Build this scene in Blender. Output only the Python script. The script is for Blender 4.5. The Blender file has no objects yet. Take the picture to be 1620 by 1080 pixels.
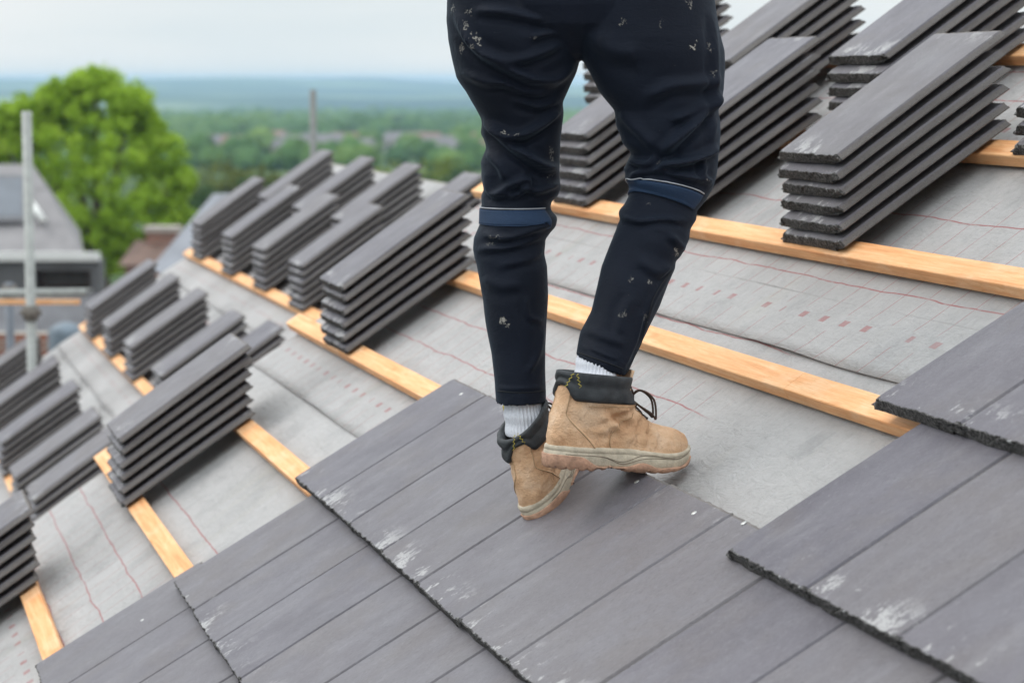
import bpy, bmesh, math, random
import numpy as np
from mathutils import Matrix, Vector, noise
R = math.radians
HAZE = 1.9e-4
SC = bpy.context.scene
COL = SC.collection
random.seed(7)
rng = np.random.default_rng(5)

# ------------------------------------------------------------------ camera frame and roof frame
F = 3825.0                      # 85 mm lens on a 36 mm sensor, in units of a 1620 wide picture
PITCH = math.atan(415 / F)
CAMZ = 8.0
sp, cp = math.sin(PITCH), math.cos(PITCH)
CW = np.array([[1, 0, 0], [0, sp, -cp], [0, cp, sp]])          # camera axes to world axes
CAM = np.array([0, 0, CAMZ])
def c2w(v): return CW @ np.asarray(v, float)
V1 = np.array([-1065, 415, -F]); V1 /= np.linalg.norm(V1)
nn = np.cross(np.array([1, .665, 0]), V1); nn /= np.linalg.norm(nn)
dd2 = np.cross(nn, V1); dd2 = dd2 if dd2[0] > 0 else -dd2
A, B, N = c2w(V1), c2w(dd2), c2w(nn)                             # along the eaves, up the slope, normal
U = np.array([0, 0, 1.])
O_ROOF = CAM - 1.3 * N
def roof(a, b, c=0.): return O_ROOF + a * A + b * B + c * N
MR = Matrix(((-A[0], B[0], N[0], O_ROOF[0]), (-A[1], B[1], N[1], O_ROOF[1]), (-A[2], B[2], N[2], O_ROOF[2]), (0, 0, 0, 1)))   # x = -a
def ray(x, y): return c2w([(x - 810) / F, (540 - y) / F, -1.])
def at(x, y, dep): return CAM + ray(x, y) * dep                  # dep = distance along the lens axis
def onroof(x, y, c=0.):
    r = ray(x, y); return CAM + r * ((c - 1.3) / (N @ r))
def proj(P):
    v = (np.asarray(P) - CAM) @ CW
    return np.stack([810 + v[..., 0] / -v[..., 2] * F, 540 - v[..., 1] / -v[..., 2] * F], -1)
H_AX = np.array([A[0], A[1], 0]); H_AX /= np.linalg.norm(H_AX)   # A is horizontal
UPH = np.cross(np.array([0, 0, 1.]), A)                          # horizontal, across the house
if UPH @ B < 0: UPH = -UPH

# ------------------------------------------------------------------ object helpers
def tag(o, label=None, cat=None, group=None, kind=None):
    if label: o['label'] = label
    if cat: o['category'] = cat
    if group: o['group'] = group
    o['kind'] = kind or 'thing'
    return o
def mesh_obj(name, verts, faces, mats, parent=None, smooth=True, mi=None, mat_world=None):
    me = bpy.data.meshes.new(name)
    me.from_pydata([tuple(v) for v in verts], [], [tuple(f) for f in faces])
    for m in (mats if isinstance(mats, (list, tuple)) else [mats]): me.materials.append(m)
    me.polygons.foreach_set('use_smooth', [smooth] * len(me.polygons))
    if mi is not None: me.polygons.foreach_set('material_index', list(mi))
    me.update()
    o = bpy.data.objects.new(name, me); COL.objects.link(o)
    if parent: o.parent = parent
    if mat_world is not None: o.matrix_world = mat_world
    return o
def empty(name, loc=(0, 0, 0), mw=None):
    o = bpy.data.objects.new(name, None); COL.objects.link(o)
    o.empty_display_size = .1
    if mw is not None: o.matrix_world = mw
    else: o.location = loc
    return o
class MB:
    def __init__(s): s.v = []; s.f = []; s.m = []
    def add(s, vs, fs, m=0):
        k = len(s.v); s.v += [tuple(v) for v in vs]; s.f += [tuple(i + k for i in f) for f in fs]; s.m += [m] * len(fs)
    def box(s, x0, x1, y0, y1, z0, z1, m=0):
        s.add([(x0, y0, z0), (x1, y0, z0), (x1, y1, z0), (x0, y1, z0), (x0, y0, z1), (x1, y0, z1), (x1, y1, z1), (x0, y1, z1)],
              [(0, 3, 2, 1), (4, 5, 6, 7), (0, 1, 5, 4), (1, 2, 6, 5), (2, 3, 7, 6), (3, 0, 4, 7)], m)
    def grid(s, P, closed_u=False, m=0, flip=False):        # P[i][j], j around
        P = np.asarray(P); n, k = P.shape[:2]
        fs = []
        for i in range(n - 1):
            for j in range(k if closed_u else k - 1):
                j2 = (j + 1) % k
                q = (i * k + j, i * k + j2, (i + 1) * k + j2, (i + 1) * k + j)
                fs.append(q[::-1] if flip else q)
        s.add(P.reshape(-1, 3), fs, m)
    def loft(s, P, m=0):                                       # closed rings with end caps
        P = np.asarray(P); n, k = P.shape[:2]; b = len(s.v)
        s.grid(P, True, m)
        s.f.append(tuple(b + j for j in range(k))[::-1]); s.m.append(m)
        s.f.append(tuple(b + (n - 1) * k + j for j in range(k))); s.m.append(m)
    def tube(s, pts, r, k=8, m=0):
        pts = [np.asarray(p, float) for p in pts]; rings = []
        up = np.array([.13, .2, .97])
        for i, p in enumerate(pts):
            t = pts[min(i + 1, len(pts) - 1)] - pts[max(i - 1, 0)]; t = t / (np.linalg.norm(t) + 1e-9)
            e = np.cross(up, t)
            if np.linalg.norm(e) < .05: e = np.cross(np.array([1, .1, 0]), t)
            e /= np.linalg.norm(e); g = np.cross(t, e)
            rr = r[i] if isinstance(r, (list, tuple)) else r
            rings.append([p + rr * (math.cos(q) * e + math.sin(q) * g) for q in np.linspace(0, 2 * math.pi, k, False)])
        s.loft(rings, m)
    def build(s, name, mats, parent=None, smooth=True, mw=None):
        return mesh_obj(name, s.v, s.f, mats, parent, smooth, s.m if isinstance(mats, (list, tuple)) else None, mw)
def autosmooth(o, ang=35):
    me = o.data
    me.polygons.foreach_set('use_smooth', [True] * len(me.polygons))
    bm = bmesh.new(); bm.from_mesh(me); bm.normal_update()
    for e in bm.edges:
        if len(e.link_faces) == 2 and e.calc_face_angle(0) > R(ang): e.smooth = False
    bm.to_mesh(me); bm.free()
    return o
def spline(pts, n):
    pts = np.asarray(pts, float); m = len(pts); out = []
    for q in np.linspace(0, m - 1.00001, n):
        i = int(q); t = q - i
        p0, p1, p2, p3 = pts[max(i - 1, 0)], pts[i], pts[min(i + 1, m - 1)], pts[min(i + 2, m - 1)]
        out.append(.5 * ((2 * p1) + (-p0 + p2) * t + (2 * p0 - 5 * p1 + 4 * p2 - p3) * t * t + (-p0 + 3 * p1 - 3 * p2 + p3) * t ** 3))
    return np.array(out)

# ------------------------------------------------------------------ material helpers
class Mat:
    def __init__(s, name, rough=.6, spec=.5):
        s.m = bpy.data.materials.new(name); s.m.use_nodes = True; s.nt = s.m.node_tree
        s.b = s.nt.nodes['Principled BSDF']; s.set('Roughness', rough); s.set('Specular IOR Level', spec)
        s.tc = s.nt.nodes.new('ShaderNodeTexCoord')
    def set(s, k, v):
        i = s.b.inputs[k]
        if hasattr(v, 'is_output') or isinstance(v, bpy.types.NodeSocket): s.nt.links.new(v, i)
        else: i.default_value = v if not isinstance(v, tuple) else ((*v, 1) if len(v) == 3 and i.type == 'RGBA' else v)
    def L(s, a, b): s.nt.links.new(a, b)
    def _in(s, sock, v):
        if isinstance(v, bpy.types.NodeSocket): s.L(v, sock)
        elif isinstance(v, tuple) and sock.type == 'RGBA': sock.default_value = (*v, 1)
        else: sock.default_value = v
    def math(s, op, a, b=0., c=0., clamp=False):
        n = s.nt.nodes.new('ShaderNodeMath'); n.operation = op; n.use_clamp = clamp
        s._in(n.inputs[0], a); s._in(n.inputs[1], b)
        if op in ('MULTIPLY_ADD', 'COMPARE', 'SMOOTH_MIN', 'WRAP'): s._in(n.inputs[2], c)
        return n.outputs[0]
    def obj(s, scale=(1, 1, 1), rnd=0., off=None):
        mp = s.nt.nodes.new('ShaderNodeMapping'); s.L(s.tc.outputs['Object'], mp.inputs[0])
        mp.inputs['Scale'].default_value = scale
        if off: mp.inputs['Location'].default_value = off
        if rnd:
            oi = s.nt.nodes.new('ShaderNodeObjectInfo'); cx = s.nt.nodes.new('ShaderNodeCombineXYZ')
            v = s.math('MULTIPLY', oi.outputs['Random'], rnd)
            for k in range(3): s.L(v, cx.inputs[k])
            s.L(cx.outputs[0], mp.inputs['Location'])
        return mp.outputs[0]
    def rand(s):
        return s.nt.nodes.new('ShaderNodeObjectInfo').outputs['Random']
    def noise(s, vec, scale, detail=4, rough=.55, out=0, dist=0.):
        n = s.nt.nodes.new('ShaderNodeTexNoise'); s.L(vec, n.inputs['Vector'])
        n.inputs['Scale'].default_value = scale; n.inputs['Detail'].default_value = detail
        n.inputs['Roughness'].default_value = rough; n.inputs['Distortion'].default_value = dist
        return n.outputs[out]
    def vor(s, vec, scale, feat='F1'):
        n = s.nt.nodes.new('ShaderNodeTexVoronoi'); n.feature = feat; s.L(vec, n.inputs['Vector'])
        n.inputs['Scale'].default_value = scale; return n.outputs['Distance']
    def ramp(s, f, stops, interp='LINEAR'):
        n = s.nt.nodes.new('ShaderNodeValToRGB'); s.L(f, n.inputs[0]); cr = n.color_ramp; cr.interpolation = interp
        while len(cr.elements) < len(stops): cr.elements.new(.5)
        for e, (p, c) in zip(cr.elements, stops):
            e.position = p; e.color = (*c, 1) if isinstance(c, tuple) else (c, c, c, 1)
        return n.outputs[0]
    def step(s, v, lo, hi):
        n = s.nt.nodes.new('ShaderNodeMapRange'); n.interpolation_type = 'SMOOTHSTEP'
        s._in(n.inputs[0], v); n.inputs[1].default_value = lo; n.inputs[2].default_value = hi
        return n.outputs[0]
    def mix(s, f, a, b, blend='MIX'):
        n = s.nt.nodes.new('ShaderNodeMix'); n.data_type = 'RGBA'; n.blend_type = blend
        s._in(n.inputs[0], f); s._in(n.inputs[6], a); s._in(n.inputs[7], b); return n.outputs[2]
    def sep(s, vec):
        n = s.nt.nodes.new('ShaderNodeSeparateXYZ'); s.L(vec, n.inputs[0]); return n.outputs
    def bump(s, h, strength=.5, dist=.002, nrm=None):
        n = s.nt.nodes.new('ShaderNodeBump'); n.inputs['Strength'].default_value = strength; n.inputs['Distance'].default_value = dist
        s.L(h, n.inputs['Height'])
        if nrm: s.L(nrm, n.inputs['Normal'])
        s.L(n.outputs[0], s.b.inputs['Normal']); return n.outputs[0]
def simple(name, col, rough=.6, nscale=20., var=.25, bump=0., spec=.4, metal=0., bs=None):
    m = Mat(name, rough, spec); v = m.obj()
    f = m.noise(v, nscale)
    lo = tuple(c * (1 - var) for c in col); hi = tuple(min(1, c * (1 + var)) for c in col)
    m.set('Base Color', m.ramp(f, [(.3, lo), (.7, hi)])); m.set('Metallic', metal)
    if bump: m.bump(m.noise(v, bs or nscale * 4), bump, .003)
    return m.m

# ---- tile: coated face, raw concrete side, torn tail edge (tile coordinates: x across, y up the slope, z thickness)
def tile_materials():
    m = Mat('tile_coating', .52, .4); v = m.obj((1, 1, 1), 40.)
    o = m.sep(m.obj()); rnd = m.rand()
    streak = m.noise(m.obj((1, .12, 1), 40.), 26, 5)
    big = m.noise(v, 5, 4)
    base = m.ramp(big, [(.3, (.096, .088, .107)), (.7, (.136, .126, .148))])
    base = m.mix(m.math('MULTIPLY', rnd, .8), base, (.155, .141, .149))
    base = m.mix(m.math('MULTIPLY', m.step(streak, .45, .75), .16), base, (.25, .245, .255))
    fine = m.noise(v, 900, 2)
    base = m.mix(m.math('MULTIPLY', m.step(fine, .55, .8), .35), base, (.25, .245, .25))
    mott = m.noise(m.obj((1, .6, 1), 77.), 17, 6, .68)
    base = m.mix(m.math('MULTIPLY', m.step(mott, .44, .70), .42), base, (.175, .168, .190))
    base = m.mix(m.math('MULTIPLY', m.step(m.noise(v, 7, 3), .48, .70), .45), base, (.135, .118, .118))
    gr = m.noise(m.obj((1, .5, 1), 33.), 240, 3, .7)
    base = m.mix(m.math('MULTIPLY', m.step(gr, .55, .70), .38), base, (.24, .232, .25))
    base = m.mix(m.math('MULTIPLY', m.step(gr, .44, .32), .40), base, (.055, .052, .060))
    # chalky scuffs, thick near the tail edge, thin elsewhere
    n1 = m.noise(m.obj((1, .6, 1), 60.), 72, 5, .66)
    n2 = m.noise(m.obj((1, 1, 1), 23.), 9, 2)
    tailm = m.math('MAXIMUM', m.step(o[1], .080, .012), m.math('MULTIPLY', m.step(o[1], .36, .412), .55))
    tail = m.math('MULTIPLY', m.step(m.math('ADD', n1, m.math('MULTIPLY', m.math('SUBTRACT', n2, .5), 1.15)), .595, .68), tailm)
    scr = m.math('MULTIPLY', m.step(m.noise(m.obj((1, .22, 1), 90.), 60, 6, .7), .69, .80), m.step(n2, .5, .68))
    spk = m.math('MULTIPLY', m.step(m.noise(v, 210, 3, .7), .66, .74), m.step(m.noise(v, 11, 3), .50, .62))
    grit = m.step(m.noise(v, 320, 2), .36, .52)
    tail = m.math('MULTIPLY', tail, m.math('ADD', m.math('MULTIPLY', grit, .6), .25))
    dusty = m.math('MULTIPLY', m.step(m.noise(m.obj((1, .35, 1), 51.), 14, 5, .7), .52, .74), .20)
    base = m.mix(dusty, base, (.30, .29, .30))
    k = m.math('MAXIMUM', m.math('MAXIMUM', m.math('MULTIPLY', tail, .85), m.math('MULTIPLY', scr, .45)), m.math('MULTIPLY', spk, .55))
    base = m.mix(k, base, (.50, .49, .485))
    # pits
    pit = m.step(m.vor(v, 55), .05, .03)
    base = m.mix(m.math('MULTIPLY', pit, .7), base, (.03, .03, .03))
    m.set('Base Color', base)
    m.set('Roughness', m.ramp(m.noise(v, 12), [(.3, .42), (.7, .60)]))
    h = m.math('ADD', m.math('MULTIPLY', fine, .5), m.math('MULTIPLY', m.noise(v, 140, 5, .7), .9))
    m.bump(h, .6, .0020)
    s = Mat('tile_raw_side', .8, .25); v = s.obj((1, 1, 1), 40.)
    f = s.noise(v, 420, 3); g = s.noise(s.obj((1, .2, 1), 30.), 30, 4)
    c = s.ramp(g, [(.3, (.135, .122, .116)), (.7, (.205, .188, .18))])
    c = s.mix(s.math('MULTIPLY', s.step(f, .62, .72), .6), c, (.32, .31, .30))
    c = s.mix(s.math('MULTIPLY', s.step(f, .42, .34), .5), c, (.03, .028, .027))
    s.set('Base Color', c); s.bump(f, .6, .002)
    t = Mat('tile_torn_edge', .85, .25); v = t.obj((1, 1, 1), 40.)
    f = t.noise(v, 210, 5, .75)
    c = t.ramp(f, [(.36, (.014, .014, .015)), (.50, (.080, .075, .073)), (.62, (.24, .23, .225))])
    w = t.math('MULTIPLY', t.step(t.noise(v, 70, 4), .58, .70), t.step(t.sep(t.obj())[2], .012, .021))
    c = t.mix(t.math('MULTIPLY', w, .9), c, (.50, .50, .50))
    t.set('Base Color', c); t.bump(f, 1., .006)
    return [m.m, s.m, t.m]
TM = tile_materials()

def wood_mat():
    m = Mat('sawn_softwood', .62, .3)
    v = m.obj((1, 1, 1), 13.); st = m.obj((.9, 22, 22), 13.)
    g = m.noise(st, 3.2, 6, .6, dist=.6)
    c = m.ramp(g, [(.3, (.74, .31, .12)), (.46, (.86, .435, .195)), (.66, (.92, .56, .30))])
    blot = m.noise(m.obj((3, 8, 8), 13.), 2.2, 3)
    c = m.mix(m.math('MULTIPLY', m.step(blot, .52, .68), .5), c, (.93, .62, .38))
    kn = m.vor(m.obj((3.1, 11, 11), 13.), 1.3)
    c = m.mix(m.math('MULTIPLY', m.step(kn, .17, .07), .55), c, (.55, .22, .06))
    fib = m.noise(m.obj((6, 90, 90), 5.), 6, 5)
    c = m.mix(m.math('MULTIPLY', m.step(fib, .5, .75), .4), c, (.58, .27, .11))
    ring = m.noise(m.obj((1.2, 34, 34), 29.), 2.4, 3, .5, dist=.9)
    c = m.mix(m.math('MULTIPLY', m.step(m.math('PINGPONG', ring, .06), .035, .055), .30), c, (.66, .30, .11))
    m.set('Base Color', c); m.bump(fib, .5, .002)
    return m.m
WOOD = wood_mat()

def felt_mat():
    m = Mat('roofing_membrane', .62, .35)
    o = m.sep(m.obj()); v = m.obj()
    wob = m.math('MULTIPLY', m.math('SUBTRACT', m.noise(m.obj((1, .4, 1)), 4.2, 3), .5), .026)
    b = m.math('ADD', o[1], wob)
    base = m.ramp(m.noise(v, 3.2, 5), [(.3, (.372, .360, .356)), (.72, (.465, .450, .445))])
    sc = m.noise(m.obj((.35, 2.2, 1)), 60, 5, .65); sc2 = m.noise(m.obj((2.5, .4, 1)), 34, 5, .65)
    base = m.mix(m.math('MULTIPLY', m.step(sc2, .5, .75), .30), base, (.56, .56, .57))
    base = m.mix(m.math('MULTIPLY', m.step(m.noise(v, 7, 5, .6), .5, .72), .35), base, (.20, .20, .205))
    fib = m.noise(m.obj((5, 1, 1)), 210, 3)
    base = m.mix(m.math('MULTIPLY', m.step(fib, .52, .7), .22), base, (.24, .24, .25))
    spk = m.step(m.noise(v, 330, 2), .70, .76)
    base = m.mix(m.math('MULTIPLY', spk, m.math('MULTIPLY', m.step(m.noise(v, 2.5, 2), .5, .65), .8)), base, (.66, .62, .52))
    dust = m.math('MULTIPLY', m.step(m.noise(m.obj((3, .8, 1)), 2.4, 4), .56, .75), .4)
    base = m.mix(dust, base, (.42, .40, .345))
    mt = m.noise(v, 75, 5, .72)
    base = m.mix(m.math('MULTIPLY', m.step(mt, .50, .70), .22), base, (.52, .515, .51))
    base = m.mix(m.math('MULTIPLY', m.step(mt, .48, .32), .22), base, (.21, .21, .212))
    dg_ = m.noise(m.obj((1, 1.7, 1)), 19, 5, .6, dist=1.2)
    base = m.mix(m.math('MULTIPLY', m.step(m.math('ABSOLUTE', m.math('SUBTRACT', dg_, .5)), .012, .0), .13), base, (.20, .20, .20))
    red = (.33, .085, .085)
    k = None
    for b0 in (.2, .305, .412, .605):
        d = m.math('ABSOLUTE', m.math('SUBTRACT', b, b0))
        q = m.step(d, .0024, .0010)
        k = q if k is None else m.math('MAXIMUM', k, q)
    # fine cross lines every 100 mm, broken
    aw = m.math('ADD', o[0], m.math('MULTIPLY', m.math('SUBTRACT', m.noise(m.obj((1, 1, 1), 0, (3, 5, 1)), 5, 2), .5), .02))
    fr = m.math('PINGPONG', aw, .0475)
    th = m.step(fr, .0019, .0009)
    brk = m.step(m.noise(m.obj((10.6, 3.3, 1)), 1.0, 2), .34, .42)
    gap = m.step(m.math('ABSOLUTE', m.math('SUBTRACT', o[1], .095)), .02, .03)
    top = m.step(o[1], .50, .46)
    th = m.math('MULTIPLY', m.math('MULTIPLY', th, brk), m.math('MULTIPLY', gap, top))
    # printed blocks
    blk = m.step(m.math('ABSOLUTE', m.math('SUBTRACT', o[1], .098)), .0095, .0080)
    bx = m.step(m.math('ABSOLUTE', m.math('SUBTRACT', m.math('WRAP', o[0], .095, 0.), .03)), .0145, .0125)
    bn = m.step(m.noise(m.obj((8.6, .01, .01)), 1.0, 1), .43, .47)
    blk = m.math('MULTIPLY', m.math('MULTIPLY', blk, bx), bn)
    wear = m.step(m.noise(v, 38, 4), .32, .5)
    vis = m.step(m.noise(m.obj((1, .6, 1), 0, (7, 2, 0)), 1.6, 2), .28, .40)
    oi = m.nt.nodes.new('ShaderNodeObjectInfo').outputs['Object Index']
    s2 = m.math('COMPARE', oi, 2., .1)
    vis = m.math('MULTIPLY', vis, m.math('SUBTRACT', 1, m.math('MULTIPLY', s2, m.step(o[0], 2.80, 3.0))))
    k = m.math('MULTIPLY', k, .85); th = m.math('MULTIPLY', th, .72); blk = m.math('MULTIPLY', blk, .62)
    allk = m.math('MULTIPLY', m.math('MAXIMUM', m.math('MAXIMUM', k, th), blk), m.math('MULTIPLY', m.math('ADD', m.math('MULTIPLY', wear, .5), .5), vis))
    base = m.mix(allk, base, red)
    m.set('Base Color', base)
    h = m.math('ADD', m.math('MULTIPLY', fib, .3), m.math('ADD', m.math('MULTIPLY', m.noise(m.obj((1, 2.4, 1)), 14, 5, .62, dist=.7), 1.4), m.math('MULTIPLY', mt, .3)))
    m.bump(h, .75, .008)
    return m.m
FELT = felt_mat()
STEEL = simple('galvanised_steel', (.34, .35, .335), .5, 30, .15, metal=.3)
BRICK = Mat('brickwork', .85, .2)
def _brick():
    m = BRICK; n = m.nt.nodes.new('ShaderNodeTexBrick')
    o = m.sep(m.obj()); cx = m.nt.nodes.new('ShaderNodeCombineXYZ')
    m.L(m.math('ADD', o[0], o[1]), cx.inputs[0]); m.L(o[2], cx.inputs[1]); m.L(cx.outputs[0], n.inputs['Vector'])
    n.inputs['Scale'].default_value = 1; n.inputs['Brick Width'].default_value = .225; n.inputs['Row Height'].default_value = .075
    n.inputs['Mortar Size'].default_value = .01
    n.inputs['Color1'].default_value = (.32, .12, .075, 1); n.inputs['Color2'].default_value = (.24, .10, .07, 1); n.inputs['Mortar'].default_value = (.35, .32, .28, 1)
    m.L(n.outputs[0], m.b.inputs['Base Color'])
_brick(); BRICK = BRICK.m
WHITEP = simple('white_paint', (.72, .72, .70), .45, 6, .06)
DARKW = simple('dark_render', (.10, .10, .105), .7, 3, .2)
GLASSY = simple('window_glass', (.11, .125, .15), .15, 2, .2, spec=.7)
SLATE = Mat('weathered_slate', .7, .3)
def _slate():
    m = SLATE; v = m.obj(); o = m.sep(v)
    c = m.ramp(m.noise(v, 2.5, 4), [(.3, (.20, .19, .195)), (.7, (.30, .285, .29))])
    w = m.step(m.math('PINGPONG', o[2], .09), .012, .0)
    c = m.mix(m.math('MULTIPLY', w, .35), c, (.10, .10, .10))
    m.set('Base Color', c)
_slate(); SLATE = SLATE.m

# ------------------------------------------------------------------ roof tiles
TW, TL, TT = .330, .420, .022
PROF = [(.0385, .0085), (.0390, .0200), (.0412, .0220)] + [(x, .022 + .0004 * math.sin(x * 40)) for x in np.linspace(.050, .312, 26)] + \
       [(.3215, .0219), (.3245, .0188), (.3282, .0128), (.3300, .0108), (.3290, .0084), (.3200, .0080), (.3060, .0081), (.2945, .0078), (.2915, .0045), (.2885, .0003),
        (.24, .0), (.17, .0), (.10, .0), (.05, .0), (.012, .0), (.0035, .0012), (.0, .0038), (.0028, .0062), (.010, .0069), (.024, .0068)]
TOPN = 29; NRT = TOPN + 10
PROF = [(x, z * 1.1) for x, z in PROF]
def make_tile_mesh(seed, nail=False):
    rs = np.random.default_rng(seed)
    ys = [0, .0022, .006, .012, .03, .10, .2, .3, .38, .405, .414, .418, .42]
    P = []
    k = len(PROF)
    off = seed * 3.7
    for i, y in enumerate(ys):
        ring = []
        for j, (x, z) in enumerate(PROF):
            y2, z2 = y, z
            e = max(0, 1 - y / .012); e2 = max(0, 1 - (TL - y) / .015)
            if e > 0:
                nz = noise.noise(Vector((x * 55 + off, z * 90, 3.))) + .6 * noise.noise(Vector((x * 190 + off, z * 200, 9.)))
                y2 += e * (.0042 * nz + .005 * max(0, noise.noise(Vector((x * 24 + off, 4.4, z * 20))) - .25)) + (.0008 * e if z > .018 else 0)
                if z > .018: z2 -= e * e * .0013 * (.6 + .8 * abs(noise.noise(Vector((x * 85 + off, 1.3, 0)))))
                if z < .004: y2 += e * .002; z2 += e * .0028 * abs(noise.noise(Vector((x * 110 + off, 7.3, 0))))
                if x < .008 or x > .326: y2 += e * .003 * (1 + noise.noise(Vector((off, z * 99, 0))))
            if e2 > 0:
                nz = noise.noise(Vector((x * 60 + off, z * 90, 23.)))
                y2 += e2 * .004 * nz - (.003 * e2 if z > .018 or z < .004 else 0)
                if z > .018: z2 -= e2 * e2 * .0018
            z2 += .0011 * math.sin(math.pi * y / TL) * (1 if z > .0 else 0)
            ring.append((x, y2, z2))
        P.append(ring)
    mb = MB(); mb.grid(P, True)
    mi = []
    for i in range(len(ys) - 1):
        for j in range(k):
            if i < 2: mi.append(2 if not (3 <= j < TOPN - 1 and i >= 1) else 0)
            elif i >= len(ys) - 3: mi.append(1)
            else: mi.append(0 if 1 <= j < TOPN + 1 else 1)
    # end faces as strips between top and bottom runs
    def cap(row, flip):
        b0 = row * k; half = k
        lo, hi = 0, k - 1; fs = []
        a, z = 0, k - 1
        order_top = list(range(0, NRT)); order_bot = list(range(k - 1, NRT - 1, -1))
        i = j = 0
        while i < len(order_top) - 1 or j < len(order_bot) - 1:
            xt = P[row][order_top[min(i + 1, len(order_top) - 1)]][0]; xb = P[row][order_bot[min(j + 1, len(order_bot) - 1)]][0]
            if j >= len(order_bot) - 1 or (i < len(order_top) - 1 and xt <= xb):
                f = (b0 + order_top[i], b0 + order_top[i + 1], b0 + order_bot[j]); i += 1
            else:
                f = (b0 + order_top[i], b0 + order_bot[j + 1], b0 + order_bot[j]); j += 1
            fs.append(f if flip else f[::-1])
        return fs
    c0 = cap(0, False); c1 = cap(len(ys) - 1, True)
    mb.f += c0 + c1; mi += [2] * len(c0) + [1] * len(c1)
    # hanging nibs under the head
    for x0 in (.09, .20):
        mb.box(x0, x0 + .03, .398, .413, -.010, .001); mi += [1] * 6
    me = bpy.data.meshes.new('roof_tile')
    me.from_pydata(mb.v, [], mb.f)
    for m in TM: me.materials.append(m)
    me.polygons.foreach_set('material_index', mi)
    me.update()
    bm = bmesh.new(); bm.from_mesh(me)
    bmesh.ops.recalc_face_normals(bm, faces=bm.faces)
    for f in bm.faces: f.smooth = True
    for e in bm.edges:
        if len(e.link_faces) == 2 and e.calc_face_angle(0) > R(38): e.smooth = False
    bm.to_mesh(me); bm.free()
    return me
TILES = [make_tile_mesh(s) for s in range(1, 7)]
nb = MB(); nb.loft([[(r_ * math.cos(q), r_ * math.sin(q), z) for q in np.linspace(0, 6.283, 12, False)] for r_, z in ((.0046, -.001), (.0050, .0004), (.0046, .0011), (.002, .0016))])
NAILM = simple('bright_nail', (.62, .62, .60), .35, 80, .2, metal=.6)
nail_me = None
NORD = ['lowest', 'second', 'third', 'fourth', 'fifth', 'sixth', 'seventh', 'eighth']
tiles_made = 0
def place_tile(a, b, c, pitch=0., yaw=0., roll=0., label='', group=''):
    global tiles_made
    o = bpy.data.objects.new('roof_tile', TILES[(tiles_made * 5 + tiles_made // 6) % len(TILES)]); COL.objects.link(o)
    tiles_made += 1
    o.matrix_world = MR @ Matrix.Translation((-a, b, c)) @ Matrix.Rotation(yaw, 4, 'Z') @ Matrix.Rotation(-pitch, 4, 'X') @ Matrix.Rotation(roll, 4, 'Y')
    tag(o, label, 'roof tile', group)
    return o

BAT = lambda k: 1.70 - .344 * k                   # centre line of batten k
SPC = .0280
def stack(a, b, n, desc, base=0., seed=0, lean=.0184):
    rs = random.Random(seed)
    for i in range(n):
        pos = 'lowest' if i == 0 else ('topmost' if i == n - 1 else NORD[i])
        place_tile(a + rs.uniform(-.0045, .0045), b + i * lean + rs.uniform(-.005, .005), base + .0006 + i * SPC,
                   pitch=.0 - .0038 * i, yaw=rs.uniform(-.006, .006), label='roof tile, %s in the %s' % (pos, desc), group='roof tiles stacked on the battens')
stack(4.593, 1.337, 6, 'sharp stack just right of the worker', seed=1)
stack(5.53, 1.340, 6, "stack partly behind the worker's right knee", seed=2)
stack(6.235, 1.340, 6, "stack seen between the worker's legs", seed=3)
stack(5.03, 1.680, 6, 'upper stack right behind the sharp right one', seed=4)
stack(5.93, 1.680, 6, "upper stack against the sky right of the worker's hip", seed=5)
stack(6.86, 1.680, 6, "upper stack mostly hidden behind the worker's right thigh", seed=6)
stack(4.14, 1.680, 3, 'short stack cut by the right picture edge', seed=7)
stack(6.48, .640, 6, "large blurred stack left of the worker's knee", seed=8)
stack(6.535, -.052, 6, 'large blurred stack at lower left', seed=9)
stack(6.42, -.745, 6, 'stack cut by the left picture edge', seed=10)

NAILS = []
def nail(parent, x, y):
    global nail_me
    o = nb.build('nail', NAILM, parent) if nail_me is None else bpy.data.objects.new('nail', nail_me)
    if nail_me is None: nail_me = o.data
    else: COL.objects.link(o); o.parent = parent
    o.location = (x, y, .0244)
SIN = .0297; TILT = math.asin(SIN / TL)
def course(k, lefts, desc, n_nails=()):
    tb = BAT(k) + .044 - TL
    rs = random.Random(k * 11)
    for i, a in enumerate(lefts):
        pos = 'left end' if i == 0 else NORD[i] + ' from the left' if i < 8 else '%dth from the left' % (i + 1)
        o = place_tile(a + rs.uniform(-.0012, .0012), tb + rs.uniform(-.002, .002), .0004 + SIN + rs.uniform(0, .0006), pitch=TILT, yaw=rs.uniform(-.002, .002),
                   label='laid tile, %s of the %s' % (pos, desc), group='roof tiles laid in courses')
        for (ii, x, y) in n_nails:
            if ii == i: nail(o, x, y)
def seq(a0, n): return [a0 - .2925 * i for i in range(n)]
course(6, seq(4.91, 9), 'lowest course at the bottom edge')
course(5, seq(5.226, 11), 'second course up, bottom left', [(0, .21, .245), (3, .2, .39)])
course(4, seq(5.10, 12), 'third course up, at lower left', [(1, .2, .39)])
course(3, seq(5.2225, 12), "course under the worker's boots", [(0, .205, .388), (4, .225, .392), (5, .23, .385), (6, .10, .41)])
course(2, seq(3.285, 7), 'right hand course below the cut batten')
course(1, seq(3.42, 8), 'topmost course at the right edge')

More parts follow.
